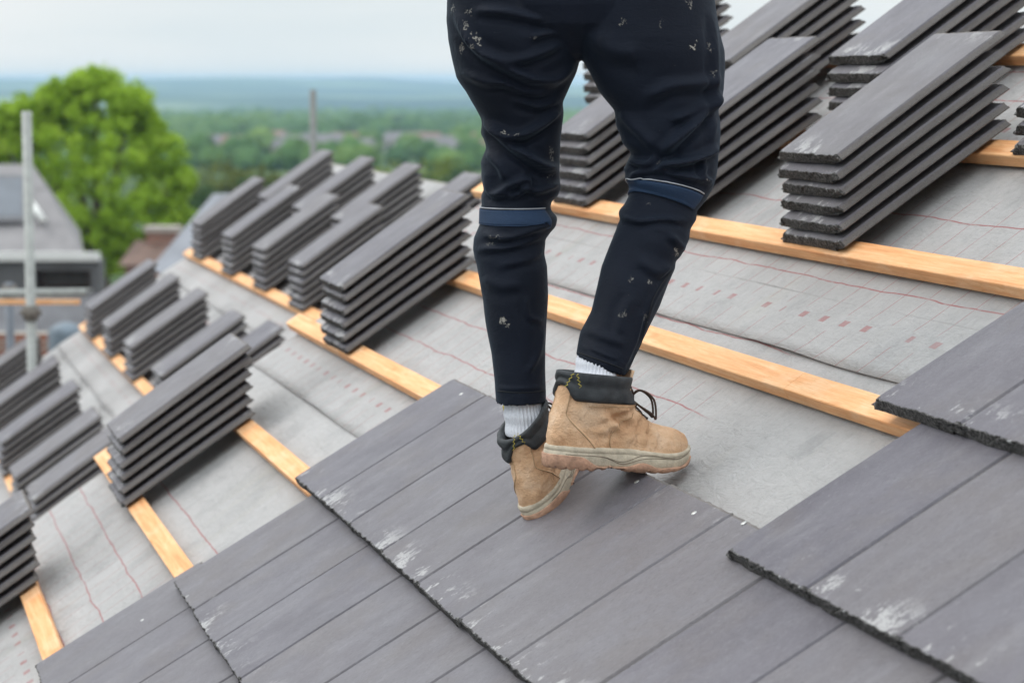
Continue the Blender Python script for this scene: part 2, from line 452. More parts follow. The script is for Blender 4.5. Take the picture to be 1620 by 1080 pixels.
# battens
def batten(b, a0, a1, c=0., label='', w=.050, t=.025):
    n = max(4, int((a1 - a0) / .06)); rs = np.random.default_rng(int(abs(b) * 1000) + int(a1 * 10))
    P = []
    for i in range(n + 1):
        x = (a1 - a0) * i / n
        q = .0008
        wob = .0009 * noise.noise(Vector((x * 3, b * 9, 0))); e = lambda s_: .0007 * noise.noise(Vector((x * 25, b * 7, s_)))
        P.append([(x, -w / 2 + q, 0), (x, w / 2 - q, 0), (x, w / 2 + e(1), q * 1.5), (x, w / 2 + e(2), t - q * 2), (x, w / 2 - q * 2 + e(3), t + wob * .3), (x, -w / 2 + q * 2 + e(4), t + wob * .3), (x, -w / 2 + e(5), t - q * 2), (x, -w / 2 + e(6), q * 1.5)])
    mb = MB(); mb.loft(P)
    o = mb.build('batten', WOOD, mw=MR @ Matrix.Translation((-a1, b, c - t)))
    bm = bmesh.new(); bm.from_mesh(o.data); bmesh.ops.recalc_face_normals(bm, faces=bm.faces); bm.to_mesh(o.data); bm.free()
    autosmooth(o, 30)
    tag(o, label, 'batten', 'timber battens nailed across the roof')
    return o
END = 7.08
batten(BAT(-1), 1.2, END, label='pale timber batten nearest the ridge, seen at the top right corner')
batten(BAT(0), 1.2, END, label='pale timber batten under the upper row of stacks at the right')
batten(BAT(1), 1.2, END, label="long pale timber batten under the sharp right stack, passing behind the worker's knees")
batten(BAT(2), 3.84, END, label="left length of the timber batten behind the worker's shins, up to its butt joint")
batten(BAT(2), 1.2, 3.8385, label='short length of batten right of the butt joint, running under the tiles')
batten(BAT(3), 1.2, END - .01, label="timber batten under the large blurred stack left of the worker's knee")
batten(BAT(4), 1.2, END, label='timber batten emerging from under the lower left blurred stack towards the tiles')
batten(BAT(5), 1.2, END + .02, label='timber batten below the lower left blurred stack')
batten(BAT(6), 1.2, END, label='timber batten at the bottom left corner')
batten(BAT(7), 1.2, END, label='timber batten under the stack at the left picture edge')

# membrane sheets
def sheet(a0, a1, b0, b1, c, label, seed=0, lift=.010):
    na = int((a1 - a0) / .05); nbb = int((b1 - b0) / .03)
    P = []
    for i in range(nbb + 1):
        row = []
        for j in range(na + 1):
            a = a1 - (a1 - a0) * j / na; b = b0 + (b1 - b0) * i / nbb
            t = max(0, 1 - (b - b0) / .15)
            edge = .006 * noise.noise(Vector((a * 1.7, b0, seed))) * t
            z = c - .0325 + .0040 * min(1, t * 1.6) + .0035 * noise.noise(Vector((a * 1.3, b * 4, 0)))
            if i == 0: z += lift * max(0, noise.noise(Vector((a * 2.1, 5, seed))) + .1)
            dk = min(abs(b - BAT(k) - (0 if c > -.2 else FOFF)) for k in range(-2, 10))
            if dk < .05: z = min(z, c - .0262 - .002 * (1 - min(1, t * 1.6)))
            row.append((a1 - a, b - b0 + edge, z))
        P.append(row)
    mb = MB(); mb.grid(P)
    o = mb.build('roofing_membrane', FELT, mw=MR @ Matrix.Translation((-a1, b0, 0)))
    m = o.modifiers.new('thick', 'SOLIDIFY'); m.thickness = .0007; m.offset = -1
    tag(o, label, 'roofing membrane', 'overlapping strips of roofing membrane')
    o.pass_index = seed
    return o
FOFF = 0
for i, (b0, b1, lb) in enumerate([(-1.15, -.4, 'grey roofing membrane strip in the bottom left corner'),
        (-.54, .62, 'grey roofing membrane strip with red lines below the loose edge, left'),
        (.487, 1.25, "grey roofing membrane strip in front of the worker's boots"),
        (1.095, 1.85, "grey roofing membrane strip with red lines and marks right of the worker's shins"),
        (1.70, 2.2, 'grey roofing membrane strip under the upper row of stacks')]):
    sheet(1.0 if i > 1 else 2.0, 6.99, b0, b1, 0., lb, i)

# far roof, one step down the terrace
FC = -.476; FV = 13.2
far_b = {'r': 1.29, 'a': .955, 'b': .262, 'c': -.43, 'd': -1.12}
FOFF = far_b['a'] + .018 - BAT(2)
for k_, nm in [(1, 'upper stack row'), (2, 'second stack row'), (3, 'empty'), (4, 'third stack row'), (5, 'lower empty'), (6, 'lowest stack row')]:
    batten(BAT(k_) + FOFF - (.03 if k_ == -1 else 0), 7.3, FV - .05, FC, label='timber batten of the %s on the blurred far roof' % nm if 'row' in nm else 'timber batten, %s one on the blurred far roof' % nm) if k_ not in (3, 5) else None
for i, (b0, b1) in enumerate([(-1.6, -.62), (-.72, .2), (.10, .9), (.78, 1.86)]):
    nm = ['bottom', 'lower', 'middle', 'upper'][i]
    sheet(7.2, FV, b0, b1, FC, 'pale grey membrane on the blurred far roof, %s strip' % nm, 20 + i)
def fstack(row, a, n, col):
    rows = {'r': 'top row', 'a': 'second row', 'b': 'third row', 'c': 'lowest row'}
    stack(a, far_b[row], n, "%s stack of the far roof's %s" % (col, rows[row]), FC, seed=int(a * 31))
cols = ['rightmost', 'second from right', 'third from right', 'fourth from right', 'leftmost']
for (row, lst) in (('r', [(9.36, 5), (10.42, 5), (11.36, 5), (12.36, 5)]), ('a', [(8.98, 5), (9.93, 6), (10.85, 6), (11.76, 6), (12.80, 6)]),
                   ('b', [(9.02, 6), (9.88, 5), (10.93, 5), (11.84, 5), (12.72, 5)]), ('c', [(8.98, 7), (9.90, 5), (10.83, 5), (11.82, 5), (12.95, 5)])):
    for i, (a, n) in enumerate(lst): fstack(row, a, n, cols[i] if i < len(lst) - 1 else 'leftmost')

# ------------------------------------------------------------------ the houses under the roofs
def roof_to_h(b, c):   # roof coordinates to (across, height above the ground)
    p = roof(0, b, c); return (p - CAM) @ UPH, p[2]
def terrace(a0, a1, c, bt, be, label):
    t = empty('brick_house', roof(a0, 0, c) * [1, 1, 0])
    inv = t.matrix_basis.inverted()
    def P(a, s, z):
        w = a * A * 1. + s * UPH; return (w[0] - t.location[0] + 0., w[1] - t.location[1], z)
    (se, ze), (sr, zr) = roof_to_h(be, c - .04), roof_to_h(bt, c - .04)
    def w(a, s, z): # world point on section
        q = roof(a, 0, 0); base = CAM * [1, 1, 0] + a * A * [1, 1, 0] + s * UPH * [1, 1, 0]
        return (base[0] - t.location[0], base[1] - t.location[1], z)
    sb = sr + (sr - se); d = .18
    mb = MB()
    def prism(sec, a0, a1):
        k = len(sec); v = [w(a0, *p) for p in sec] + [w(a1, *p) for p in sec]
        mb.add(v, [tuple(range(k)), tuple(range(k, 2 * k))[::-1]] + [(i, i + k, (i + 1) % k + k, (i + 1) % k) for i in range(k)])
    prism([(se + .3, 0.0), (sb - .3, 0.0), (sb - .3, ze - .0), (sr, zr - .25), (se + .3, ze - .0)], a0 + .06, a1 - .06)
    mb.build('wall', BRICK, t, False)
    mb = MB(); prism([(se, ze), (sr, zr), (sr, zr - d), (se, ze - d)], a0, a1)
    mb.build('roof_deck', simple('deck_board', (.33, .31, .28), .8), t, False)
    mb = MB(); prism([(sr + .002, zr), (sb, ze), (sb, ze - d), (sr + .002, zr - d)], a0, a1)
    mb.build('rear_roof', SLATE, t, False)
    mb = MB(); prism([(se - .03, ze - .2), (se, ze - .2), (se, ze - .02), (se - .03, ze - .02)], a0, a1)
    mb.build('fascia', WHITEP, t, False)
    tag(t, label, 'house', 'terraced houses being roofed')
terrace(-2.0, 7.0, 0., 2.19, -1.8, 'house whose near roof, partly tiled, carries the worker')
terrace(7.02, FV + .02, FC, 1.88, -1.8, 'stepped down house beyond, its roof set out with blurred tile stacks')

exec_marker = None
# ------------------------------------------------------------------ PERSON
#PERSON-BEGIN
from mathutils.bvhtree import BVHTree
def fabric_mat():
    m = Mat('dark_navy_jersey', .74, .20); v = m.obj()
    c = m.ramp(m.noise(v, 4, 4), [(.3, (.0026, .0046, .0110)), (.7, (.0050, .0085, .0190))])
    lint = m.math('MULTIPLY', m.step(m.noise(v, 420, 3, .6), .60, .78), .07)
    c = m.mix(lint, c, (.10, .11, .12))
    smear = m.math('MULTIPLY', m.step(m.noise(m.obj((1, 1, .45)), 16, 5, .7), .60, .82), .05)
    c = m.mix(smear, c, (.16, .15, .14))
    fleck = m.math('MULTIPLY', m.step(m.vor(v, 85), .038, .022), m.step(m.noise(v, 9, 2), .52, .62))
    c = m.mix(m.math('MULTIPLY', fleck, .38), c, (.50, .47, .42))
    # real splashes of dried mortar and paint where the trousers carry them
    nz = m.nt.nodes.new('ShaderNodeTexNoise'); m.L(v, nz.inputs['Vector']); nz.inputs['Scale'].default_value = 170; nz.inputs['Detail'].default_value = 3
    wv = m.nt.nodes.new('ShaderNodeVectorMath'); wv.operation = 'MULTIPLY_ADD'; m.L(nz.outputs['Color'], wv.inputs[0])
    wv.inputs[1].default_value = (.026, .026, .026); m.L(v, wv.inputs[2])
    tot = None
    for (p, sx, sz, k) in SPOTS:
        q = m.nt.nodes.new('ShaderNodeVectorMath'); q.operation = 'SUBTRACT'; m.L(wv.outputs[0], q.inputs[0]); q.inputs[1].default_value = tuple(np.array(p) + .013)
        d = m.nt.nodes.new('ShaderNodeVectorMath'); d.operation = 'MULTIPLY'; m.L(q.outputs[0], d.inputs[0]); d.inputs[1].default_value = (1 / sx, 1 / .02, 1 / sz)
        l = m.nt.nodes.new('ShaderNodeVectorMath'); l.operation = 'LENGTH'; m.L(d.outputs[0], l.inputs[0])
        f = m.math('MULTIPLY', m.step(l.outputs['Value'], 1.15, .75), k)
        tot = f if tot is None else m.math('MAXIMUM', tot, f)
    br = m.step(m.noise(v, 330, 4, .7), .40, .56)
    c = m.mix(m.math('MULTIPLY', tot, br), c, (.46, .43, .38))
    m.set('Base Color', c); m.set('Sheen Weight', .13); m.set('Sheen Roughness', .4); m.set('Sheen Tint', (.35, .5, .65))
    kn = m.noise(m.obj((1, 1, 1)), 620, 3, .7); cr_ = m.noise(m.obj((1, 1, 1.8)), 34, 5, .6, dist=.8)
    m.bump(m.math('ADD', m.math('MULTIPLY', kn, .22), cr_), .36, .005)
    return m.m
ROOT = np.array(onroof(900, 790, .02))
person = empty('person', ROOT)
tag(person, 'worker in paint-spattered dark trousers and tan boots standing on the tiled roof', 'person')
def rel(P): return np.asarray(P) - ROOT

# ---- trousers: outline tables (left edge, right edge) measured on the leg, turned into rings of real size
LL = [(-70, 716), (0, 706), (30, 705), (63, 708), (93, 715), (123, 722), (153, 740), (172, 752), (190, 762), (210, 763), (237, 767), (257, 760), (277, 761), (300, 767), (320, 762), (329, 761), (352, 760), (376, 750), (394, 749), (421, 755), (450, 759), (486, 765), (521, 771), (557, 778), (602, 783), (636, 785)]
LR = [(-70, 880), (0, 900), (60, 920), (90, 919), (113, 913), (143, 900), (162, 891), (180, 893), (217, 888), (253, 886), (280, 885), (297, 888), (310, 883), (320, 873), (331, 871), (344, 882), (358, 879), (369, 869), (379, 863), (400, 861), (421, 866), (468, 867), (527, 864), (572, 863), (624, 864), (640, 864)]
RL = [(-70, 940), (0, 915), (60, 908), (92, 918), (117, 933), (147, 950), (175, 972), (200, 975), (227, 983), (243, 998), (256, 992), (270, 987), (282, 988), (290, 998), (300, 997), (312, 993), (323, 987), (331, 979), (339, 977), (346, 980), (385, 966), (422, 952), (459, 943), (491, 935), (525, 919), (542, 915), (564, 911), (590, 908)]
RR = [(-70, 1126), (0, 1130), (20, 1133), (50, 1138), (80, 1145), (110, 1146), (143, 1145), (173, 1139), (213, 1140), (250, 1137), (277, 1133), (297, 1127), (317, 1115), (333, 1101), (347, 1100), (362, 1091), (379, 1090), (399, 1081), (413, 1070), (425, 1068), (448, 1058), (485, 1044), (514, 1029), (542, 1015), (568, 1003), (585, 995), (600, 983), (640, 960)]
def itp(tab, y): return float(np.interp(y, [t[0] for t in tab], [t[1] for t in tab]))
LEGS = {
 'left': dict(L=LL, R=LR, y0=-60, y1=637, dep=[(-60, 4.21), (100, 4.23), (340, 4.27), (637, 4.235)], tilt=[(-60, 0), (320, .0), (637, -.03)], rat=[(-60, 1.0), (120, .95), (340, 1.12), (637, 1.1)]),
 'right': dict(L=RL, R=RR, y0=-60, y1=578, dep=[(-60, 4.20), (100, 4.20), (310, 4.19), (420, 4.15), (578, 4.085)], tilt=[(-60, 0), (160, .0), (250, .08), (300, .24), (340, .30), (578, .37)], rat=[(-60, .95), (120, .85), (310, .95), (420, 1.0), (578, 1.1)])}
FOLDS = {
 'left': [([(753, 17), (800, 20), (850, 30), (887, 23)], 8, 6), ([(720, 20), (743, 63), (773, 92), (810, 112), (843, 128), (880, 127), (910, 103)], 9, 10), ([(767, 83), (810, 97), (850, 87), (887, 70)], 8, 6),
          ([(730, 113), (767, 130), (800, 133), (840, 147), (885, 140)], 8, 7), ([(767, 187), (797, 212), (823, 215), (857, 197), (889, 170)], 8, 10), ([(763, 193), (793, 220), (833, 247), (860, 263), (884, 268)], 8, 11),
          ([(763, 277), (780, 307), (810, 293), (835, 282)], 7, 7), ([(787, 307), (817, 308), (837, 290), (828, 282)], 6, 6), ([(823, 297), (853, 302), (886, 290)], 6, 7), ([(768, 240), (790, 262), (800, 285)], 8, 5),
          ([(840, 60), (870, 52), (905, 55)], 7, 5), ([(815, 158), (850, 168), (885, 158)], 7, 6),
          ([(762, 369), (800, 377), (850, 362), (872, 352)], 6, 5), ([(755, 395), (815, 388), (862, 370)], 6, 4), ([(790, 420), (840, 408), (862, 392)], 7, 3), ([(832, 470), (836, 500), (858, 508)], 5, 2.5), ([(784, 612), (820, 615), (862, 611)], 2.2, 1.4),
          ([(835, 590), (852, 560), (862, 520)], 6, 2.5), ([(764, 440), (790, 452), (825, 450)], 10, 2.5)],
 'right': [([(1047, 243), (1080, 213), (1120, 173), (1143, 145)], 9, 10), ([(990, 250), (1012, 259), (1030, 258), (1036, 246)], 6, 9), ([(1036, 262), (1075, 258), (1115, 246), (1135, 232)], 7, 11),
          ([(996, 283), (1017, 270), (1050, 271), (1095, 281), (1128, 290)], 6, 7), ([(978, 178), (1008, 205), (1035, 232)], 10, 5), ([(1020, 160), (1058, 138), (1100, 133), (1140, 128)], 11, 6),
          ([(1060, 190), (1090, 180), (1118, 160)], 8, 5), ([(935, 60), (970, 80), (1010, 85)], 16, 5), ([(1120, 250), (1112, 275), (1125, 290)], 5, 5), ([(1128, 20), (1132, 80), (1130, 160), (1126, 230)], 7, 5),
          ([(980, 343), (1010, 350), (1050, 346), (1085, 350)], 5, 4.5), ([(1060, 372), (1078, 390), (1085, 398)], 6, 5), ([(1064, 425), (1046, 450), (1030, 480), (1020, 510), (1010, 545), (990, 588)], 3.2, -3), ([(1056, 440), (1036, 470), (1024, 500)], 5, 3.5),
          ([(1010, 410), (1040, 430), (1062, 420)], 9, 3), ([(916, 548), (945, 556), (985, 575)], 2.4, 1.6), ([(925, 520), (955, 532), (990, 545)], 8, 2.5), ([(1000, 470), (985, 500), (980, 530)], 10, 2.5)]}
def fold_field(side, px):
    tot = np.zeros(px.shape[:-1])
    for pts, w, amp in FOLDS[side]:
        pl = spline(pts, 24); w = w * .85
        a = pl[:-1]; b = pl[1:]; ab = b - a
        d = px[..., None, :] - a
        t = np.clip((d * ab).sum(-1) / ((ab ** 2).sum(-1) + 1e-9), 0, 1)
        q = d - t[..., None] * ab
        dist = np.sqrt((q ** 2).sum(-1)); k = dist.argmin(-1)
        kk = k[..., None]
        dm = np.take_along_axis(dist, kk, -1)[..., 0]
        cr = ab[k][..., 0] * np.take_along_axis(q[..., 1], kk, -1)[..., 0] - ab[k][..., 1] * np.take_along_axis(q[..., 0], kk, -1)[..., 0]
        sd = np.sign(cr) * dm
        u = (k + np.take_along_axis(t, kk, -1)[..., 0]) / 23.
        tap = np.clip(np.minimum(u, 1 - u) * 5 + .15, 0, 1)
        tot += amp * .0018 * tap * (np.exp(-(sd / w) ** 2) - .65 * np.exp(-((sd - 1.75 * w) / (w * .9)) ** 2) - .15 * np.exp(-((sd + 1.9 * w) / w) ** 2))
    return tot
def ring_pts(side, yc, th, extra=0., voff=0.):
    g = LEGS[side]
    it = lambda k, y: float(np.interp(y, [a[0] for a in g[k]], [a[1] for a in g[k]]))
    out = []
    for t_ in th:
        y = yc + voff * math.sin(t_)
        dep = it('dep', y); tl = it('tilt', y); rat = it('rat', y)
        w = itp(g['R'], y) - itp(g['L'], y)
        yl, yr = y - tl * w / 2, y + tl * w / 2
        pl, pr = at(itp(g['L'], yl), yl, dep), at(itp(g['R'], yr), yr, dep)
        c = (pl + pr) / 2; h = (pr - pl) / 2; hl = np.linalg.norm(h)
        out.append(c + h * math.cos(t_) * (1 + extra / hl) + np.array([0, -1, 0]) * (hl * rat + extra) * math.sin(t_))
    return np.array(out)
def leg_rings(side, n=150, k=80):
    g = LEGS[side]; th = np.linspace(0, 2 * math.pi, k, False)
    ys = np.linspace(g['y0'], g['y1'], n)
    P = np.array([ring_pts(side, y, th) for y in ys])
    C = P.mean(1, keepdims=True); nr = P - C; nr /= np.linalg.norm(nr, axis=-1, keepdims=True)
    front = np.clip(np.sin(th) * 1.6 + .25, 0, 1)[None, :]
    px = proj(P)
    disp = fold_field(side, px)
    bk = fold_field(side, px + np.array([6, -13])) * .8
    disp = disp * front + bk * (1 - front)
    lo = np.array([[noise.noise(Vector(q * 14)) for q in row] for row in P]) * .0022
    taper = np.abs(np.sin(th))[None, :] * .75 + .25
    P = P + nr * (disp * taper + lo)[..., None]
    # hem turns in
    last = P[-1]; c = last.mean(0); up = (P[-4].mean(0) - c); up /= np.linalg.norm(up)
    rings = list(P)
    for s_, dz in ((.97, .0005), (.94, .004), (.92, .012), (.9, .03)):
        rings.append(c + (last - c) * s_ + up * dz)
    return rings
mb = MB()
for sd_ in ('left', 'right'): mb.loft([rel(r_) for r_ in leg_rings(sd_)])
pel = []
th = np.linspace(0, 2 * math.pi, 72, False)
for (y, l, r_, rat) in [(96, 893, 938, .9), (84, 850, 985, .60), (66, 800, 1040, .50), (40, 735, 1110, .47), (10, 714, 1126, .48), (-60, 712, 1130, .53), (-130, 722, 1120, .58), (-220, 742, 1100, .62), (-300, 748, 1088, .58), (-330, 750, 1086, .57)]:
    pl, pr = at(l, y, 4.21), at(r_, y, 4.21); c = (pl + pr) / 2; h = (pr - pl) / 2; hl = np.linalg.norm(h)
    cl = .0
    pel.append([rel(c + h * math.cos(q) + np.array([0, -1, 0]) * hl * rat * math.sin(q) * (1 - .10 * math.exp(-(math.cos(q) / .12) ** 2))) for q in th])
mb.loft(pel)
raw = mb.build('trousers_raw', WHITEP)
bm = bmesh.new(); bm.from_mesh(raw.data); bmesh.ops.recalc_face_normals(bm, faces=bm.faces); bm.to_mesh(raw.data); bm.free()
md = raw.modifiers.new('r', 'REMESH'); md.mode = 'VOXEL'; md.voxel_size = .0026; md.use_smooth_shade = True
ms = raw.modifiers.new('s', 'SMOOTH'); ms.factor = .5; ms.iterations = 1
dg = bpy.context.evaluated_depsgraph_get(); dg.update()
tme = bpy.data.meshes.new_from_object(raw.evaluated_get(dg)); tme.name = 'trousers'
bpy.data.objects.remove(raw, do_unlink=True)
bvh = BVHTree.FromPolygons([v.co[:] for v in tme.vertices], [tuple(p.vertices) for p in tme.polygons])
camr = rel(CAM)
def cast(x, y):
    loc, nr, i, d = bvh.ray_cast(Vector(camr), Vector(ray(x, y)).normalized())
    return (np.array(loc), np.array(nr)) if loc else (None, None)
SPOTS = []
for (x, y, w, h, k) in [(737, 40, 4, 8, .5), (750, 60, 7, 5, .7), (758, 66, 4, 9, .8), (745, 75, 5, 5, .5), (730, 76, 4, 8, .5), (716, 14, 3, 6, .5), (742, 20, 4, 4, .5), (845, 62, 6, 3, .3), (797, 211, 6, 2.5, .7), (818, 213, 2, 2, .8), (873, 245, 3, 15, .35), (872, 277, 5, 3, .5),
                        (1097, 76, 5, 5, .95), (1101, 70, 3, 4, .9), (985, 33, 5, 4, .4), (983, 38, 2, 4, .5), (1130, 118, 2.5, 9, .55), (1122, 75, 3, 7, .35), (1093, 8, 4, 5, .5), (1088, 3, 3, 3, .5), (1119, 283, 3, 3, .4), (1045, 35, 2, 8, .3),
                        (796, 508, 6, 6, .85), (803, 514, 3, 4, .7), (1071, 398, 3.5, 8, .8), (783, 375, 13, 1.6, .35), (775, 386, 10, 1.6, .3), (999, 441, 2.5, 6, .5), (1027, 446, 1.6, 5, .6), (984, 499, 7, 4, .28), (988, 492, 2, 5, .4), (1020, 503, 3, 8, .3), (1043, 255, 3, 6, .25), (1025, 322, 4, 4, .2)]:
    p, _ = cast(x, y)
    if p is not None: SPOTS.append((p, w * .0009, h * .0009, k * .9))
FAB = fabric_mat()
tme.materials.clear(); tme.materials.append(FAB)
tro = bpy.data.objects.new('trousers', tme); COL.objects.link(tro); tro.parent = person
def cling(P, off):
    P = np.asarray(P); out = P.copy().reshape(-1, 3)
    for i, q in enumerate(out):
        loc, nr, k, d = bvh.find_nearest(Vector(q))
        out[i] = np.array(loc) + np.array(nr) * off
    return out.reshape(P.shape)
BLUE = Mat('blue_mesh_panel', .7, .25)
def _b():
    m = BLUE; v = m.obj((1, 1, 1)); n = m.vor(v, 700)
    m.set('Base Color', m.ramp(n, [(.1, (.009, .020, .048)), (.5, (.021, .044, .092))])); m.bump(n, .5, .001)
_b(); BLUE = BLUE.m
PIPE = simple('grey_reflective_piping', (.36, .37, .40), .4, 60, .15)
for sd_, y0, y1, vo, t0, t1 in (('left', 330, 353, 0, R(38), R(325)), ('right', 303, 322, -14, R(35), R(325))):
    tt = np.linspace(t0, t1, 70)
    G = [rel(ring_pts(sd_, y, tt, 0, vo + (3 if (sd_ == 'right' and y > y0 + 9) else 0))) for y in np.linspace(y0, y1, 9)]
    G = cling(G, .0016)
    b = MB(); b.grid(G); o = b.build('knee_panel', BLUE, tro)
    m_ = o.modifiers.new('t', 'SOLIDIFY'); m_.thickness = .002; m_.offset = 0
    b = MB(); b.tube(cling(rel(ring_pts(sd_, y0 - 2.5, tt, 0, vo)), .002), .0012, 6); b.build('piping', PIPE, tro)
    b = MB(); b.tube(cling(rel(ring_pts(sd_, y1 + .5, tt, 0, vo)), .0015), .0008, 6); b.build('panel_seam', simple('blue_seam', (.03, .06, .13), .6), tro)
SEAMM = simple('black_seam', (.006, .007, .009), .7)
for pts in ([(1064, 426), (1050, 445), (1035, 470), (1027, 495), (1021, 515), (1015, 540), (1003, 565), (990, 588)], [(985, 583), (950, 570), (914, 557)], [(787, 618), (825, 621), (862, 618)]):
    q = [cast(*p_)[0] for p_ in spline(pts, 40)]
    q = [p_ for p_ in q if p_ is not None]
    b = MB(); b.tube(cling(q, .0004), .0009, 5); b.build('seam', SEAMM, tro)

# ---- boots
LEATHER = Mat('tan_nubuck', .72, .25)
def _l():
    m = LEATHER; v = m.obj(); n = m.noise(v, 22, 5, .6)
    c = m.ramp(n, [(.28, (.47, .26, .14)), (.5, (.64, .40, .24)), (.74, (.74, .53, .37))])
    d = m.step(m.noise(v, 60, 4), .6, .75); c = m.mix(m.math('MULTIPLY', d, .5), c, (.26, .13, .07))
    c = m.mix(m.math('MULTIPLY', m.step(m.noise(v, 9, 4), .55, .7), .4), c, (.60, .47, .35))
    sc = m.step(m.noise(m.obj((1, 1, 2)), 70, 6, .75), .58, .72); c = m.mix(m.math('MULTIPLY', sc, .32), c, (.24, .14, .09))
    m.set('Base Color', c); m.bump(m.math('ADD', m.noise(v, 260, 3), m.math('MULTIPLY', m.noise(v, 45, 5, .65, dist=.8), 2.)), .75, .0026)
_l(); LEATHER = LEATHER.m
MIDS = simple('dusty_beige_midsole', (.50, .43, .33), .7, 60, .22, .4, bs=300)
OUTS = simple('brown_rubber_outsole', (.45, .26, .175), .7, 70, .3, .5, bs=250)
PADM = simple('charcoal_padded_collar', (.032, .036, .041), .6, 60, .3, .6, bs=700)
LACE = simple('brown_lace', (.055, .032, .022), .8, 200, .3, .5, bs=900)
SOCKM = simple('white_cotton_sock', (.62, .63, .68), .85, 300, .08, .4, bs=900)
YEL = simple('yellow_stitching', (.55, .45, .08), .7, 90, .2)
THREAD = simple('pale_thread', (.42, .28, .16), .8, 90, .2)
METAL = simple('dark_eyelet', (.05, .045, .04), .4, 90, .2, metal=.6)
def boot(side, O, t, up, up2, label, lean_z):
    O = rel(O); t = t / np.linalg.norm(t)
    up = up - t * (up @ t); up /= np.linalg.norm(up)
    lat = np.cross(up, t)
    heel_x = lambda z: np.interp(z, [0, .03, .05, .08, .11, .17], [.004, .002, .000, .004, .012, .016])
    toe_x = lambda z: np.interp(z, [0, .022, .04, .052, .062, .070, .077, .084, .094, .106, .118, .132, .150, .17], [.292, .297, .295, .286, .272, .252, .230, .207, .186, .170, .157, .149, .145, .144])
    def W(x, z):
        foot = np.interp(x, [0, .03, .07, .12, .16, .20, .24, .27, .30], [.038, .0405, .040, .038, .042, .048, .0485, .045, .037])
        ank = .042 * np.interp(z, [.08, .115, .17], [.95, .98, 1.04])
        f = np.clip((z - .055) / .06, 0, 1)
        tb = 1 - .25 * np.clip((z - .04) / .05, 0, 1) * np.clip((x - .14) / .06, 0, 1)
        return (foot * (1 - f) + ank * f) * tb
    def base(phi, z, off=0.):
        hx, tx = heel_x(z) - off, toe_x(z) + off
        s = .5 + .5 * math.cos(phi)
        s = s ** np.interp(z, [0, .08, .12], [.93, .93, 1.])
        x = hx + (tx - hx) * s
        e = abs(math.sin(phi))
        nn_ = np.interp(z, [0, .05, .10, .13], [6., 5.5, 3.4, 2.5]) if s < .5 else np.interp(z, [0, .05, .08, .12], [4.2, 3.8, 3., 2.4])
        y = math.copysign((W(x, z) + off) * max(0, 1 - abs(2 * s - 1) ** nn_) ** .5, math.sin(phi))
        return np.array([x, y, z])
    def crease(x, y, z):
        sgn = 1 if y > 0 else -1
        v = 0
        for (x0, z0, dx, dz, w, a) in ((.118, .088, 1, -.45, .007, -.0042), (.100, .078, 1, -.55, .006, .0028), (.165, .078, .75, -.6, .007, -.003), (.205, .060, .3, 1, .006, -.0032), (.182, .060, .35, 1, .006, -.003), (.160, .07, .5, .9, .006, -.0026), (.105, .088, 1, .35, .006, -.0034), (.110, .070, 1, .5, .008, -.003), (.06, .10, 1, -.3, .007, -.002), (.135, .10, 1, .2, .006, -.003), (.07, .055, 1, .1, .006, -.0018)):
            nx, nz = -dz, dx; L_ = math.hypot(nx, nz)
            q = ((x - x0) * nx + (z - z0) * nz) / L_; al = ((x - x0) * dx + (z - z0) * dz) / L_
            v += a * (math.exp(-(q / w) ** 2) - .6 * math.exp(-((q - 2 * w) / w) ** 2)) * math.exp(-(al / .034) ** 2) * (1 if sgn < 0 else .8)
        return v * 1.6 + .0022 * noise.noise(Vector((x * 38, y * 38, z * 45))) + .0012 * noise.noise(Vector((x * 95, y * 60, z * 120)))
    def X(q):
        x, y, z = q
        spring = .020 * max(0, (x - .19) / .11) ** 2
        zz = z + spring
        k = min(zz, lean_z); k2 = max(zz - lean_z, 0)
        return O + x * t + y * lat + k * up + k2 * up2
    def S(phi, z, off=0.):
        q = base(phi, z, off); q2 = q.copy()
        c = crease(*q) if z > .036 else 0
        d = np.array([q[0] - (heel_x(z) + toe_x(z)) / 2, q[1] * 2.5, 0]); d /= np.linalg.norm(d) + 1e-9
        return X(q2 + d * c)
    ph = np.linspace(0, 2 * math.pi, 120, False)
    zs = list(np.linspace(.023, .088, 34)) + list(np.linspace(.0905, .150, 20))
    rings = [[S(f, z) for f in ph] for z in zs]
    rings += [[S(f, z, -.006) for f in ph] for z in (.150, .135, .125)]
    b = MB(); b.loft(rings); up_o = b.build('boot', LEATHER, person)
    up_o['label'] = label
    # soles
    thin = lambda f: 1 - .24 * float(np.clip((base(f, .03)[0] - .14) / .12, 0, 1))
    def ringz(z, off): return [S(f, .030, off) + ((z(f) if callable(z) else z) * thin(f)) * up - .030 * up for f in ph]
    prof = [(.006, -.004), (.006, .003), (.012, .0045), (.019, .0052), (.029, .0054), (.0302, .0040), (.0314, .0052), (.037, .0046), (.040, .0015), (.040, -.006)]
    b = MB(); b.loft([ringz(z, o_) for z, o_ in prof]); b.build('midsole', MIDS, up_o)
    def zb(f):
        x = base(f, .03)[0]
        return .008 + .016 * math.exp(-((x - .02) / .040) ** 4) + .010 * math.exp(-((x - .165) / .022) ** 2) + .006 * math.exp(-((x - .285) / .02) ** 2) + .003 * math.exp(-((x - .22) / .02) ** 2)
    lug = lambda f: .0035 * (1 if math.sin(f * 34) > .55 else 0) + .006 * math.exp(-((base(f, .03)[0] - .105) / .022) ** 2)
    gz = lambda x: .026 - .012 * math.exp(-((x - .125) / .030) ** 2) - .004 * math.exp(-((x - .24) / .03) ** 2)
    b = MB()
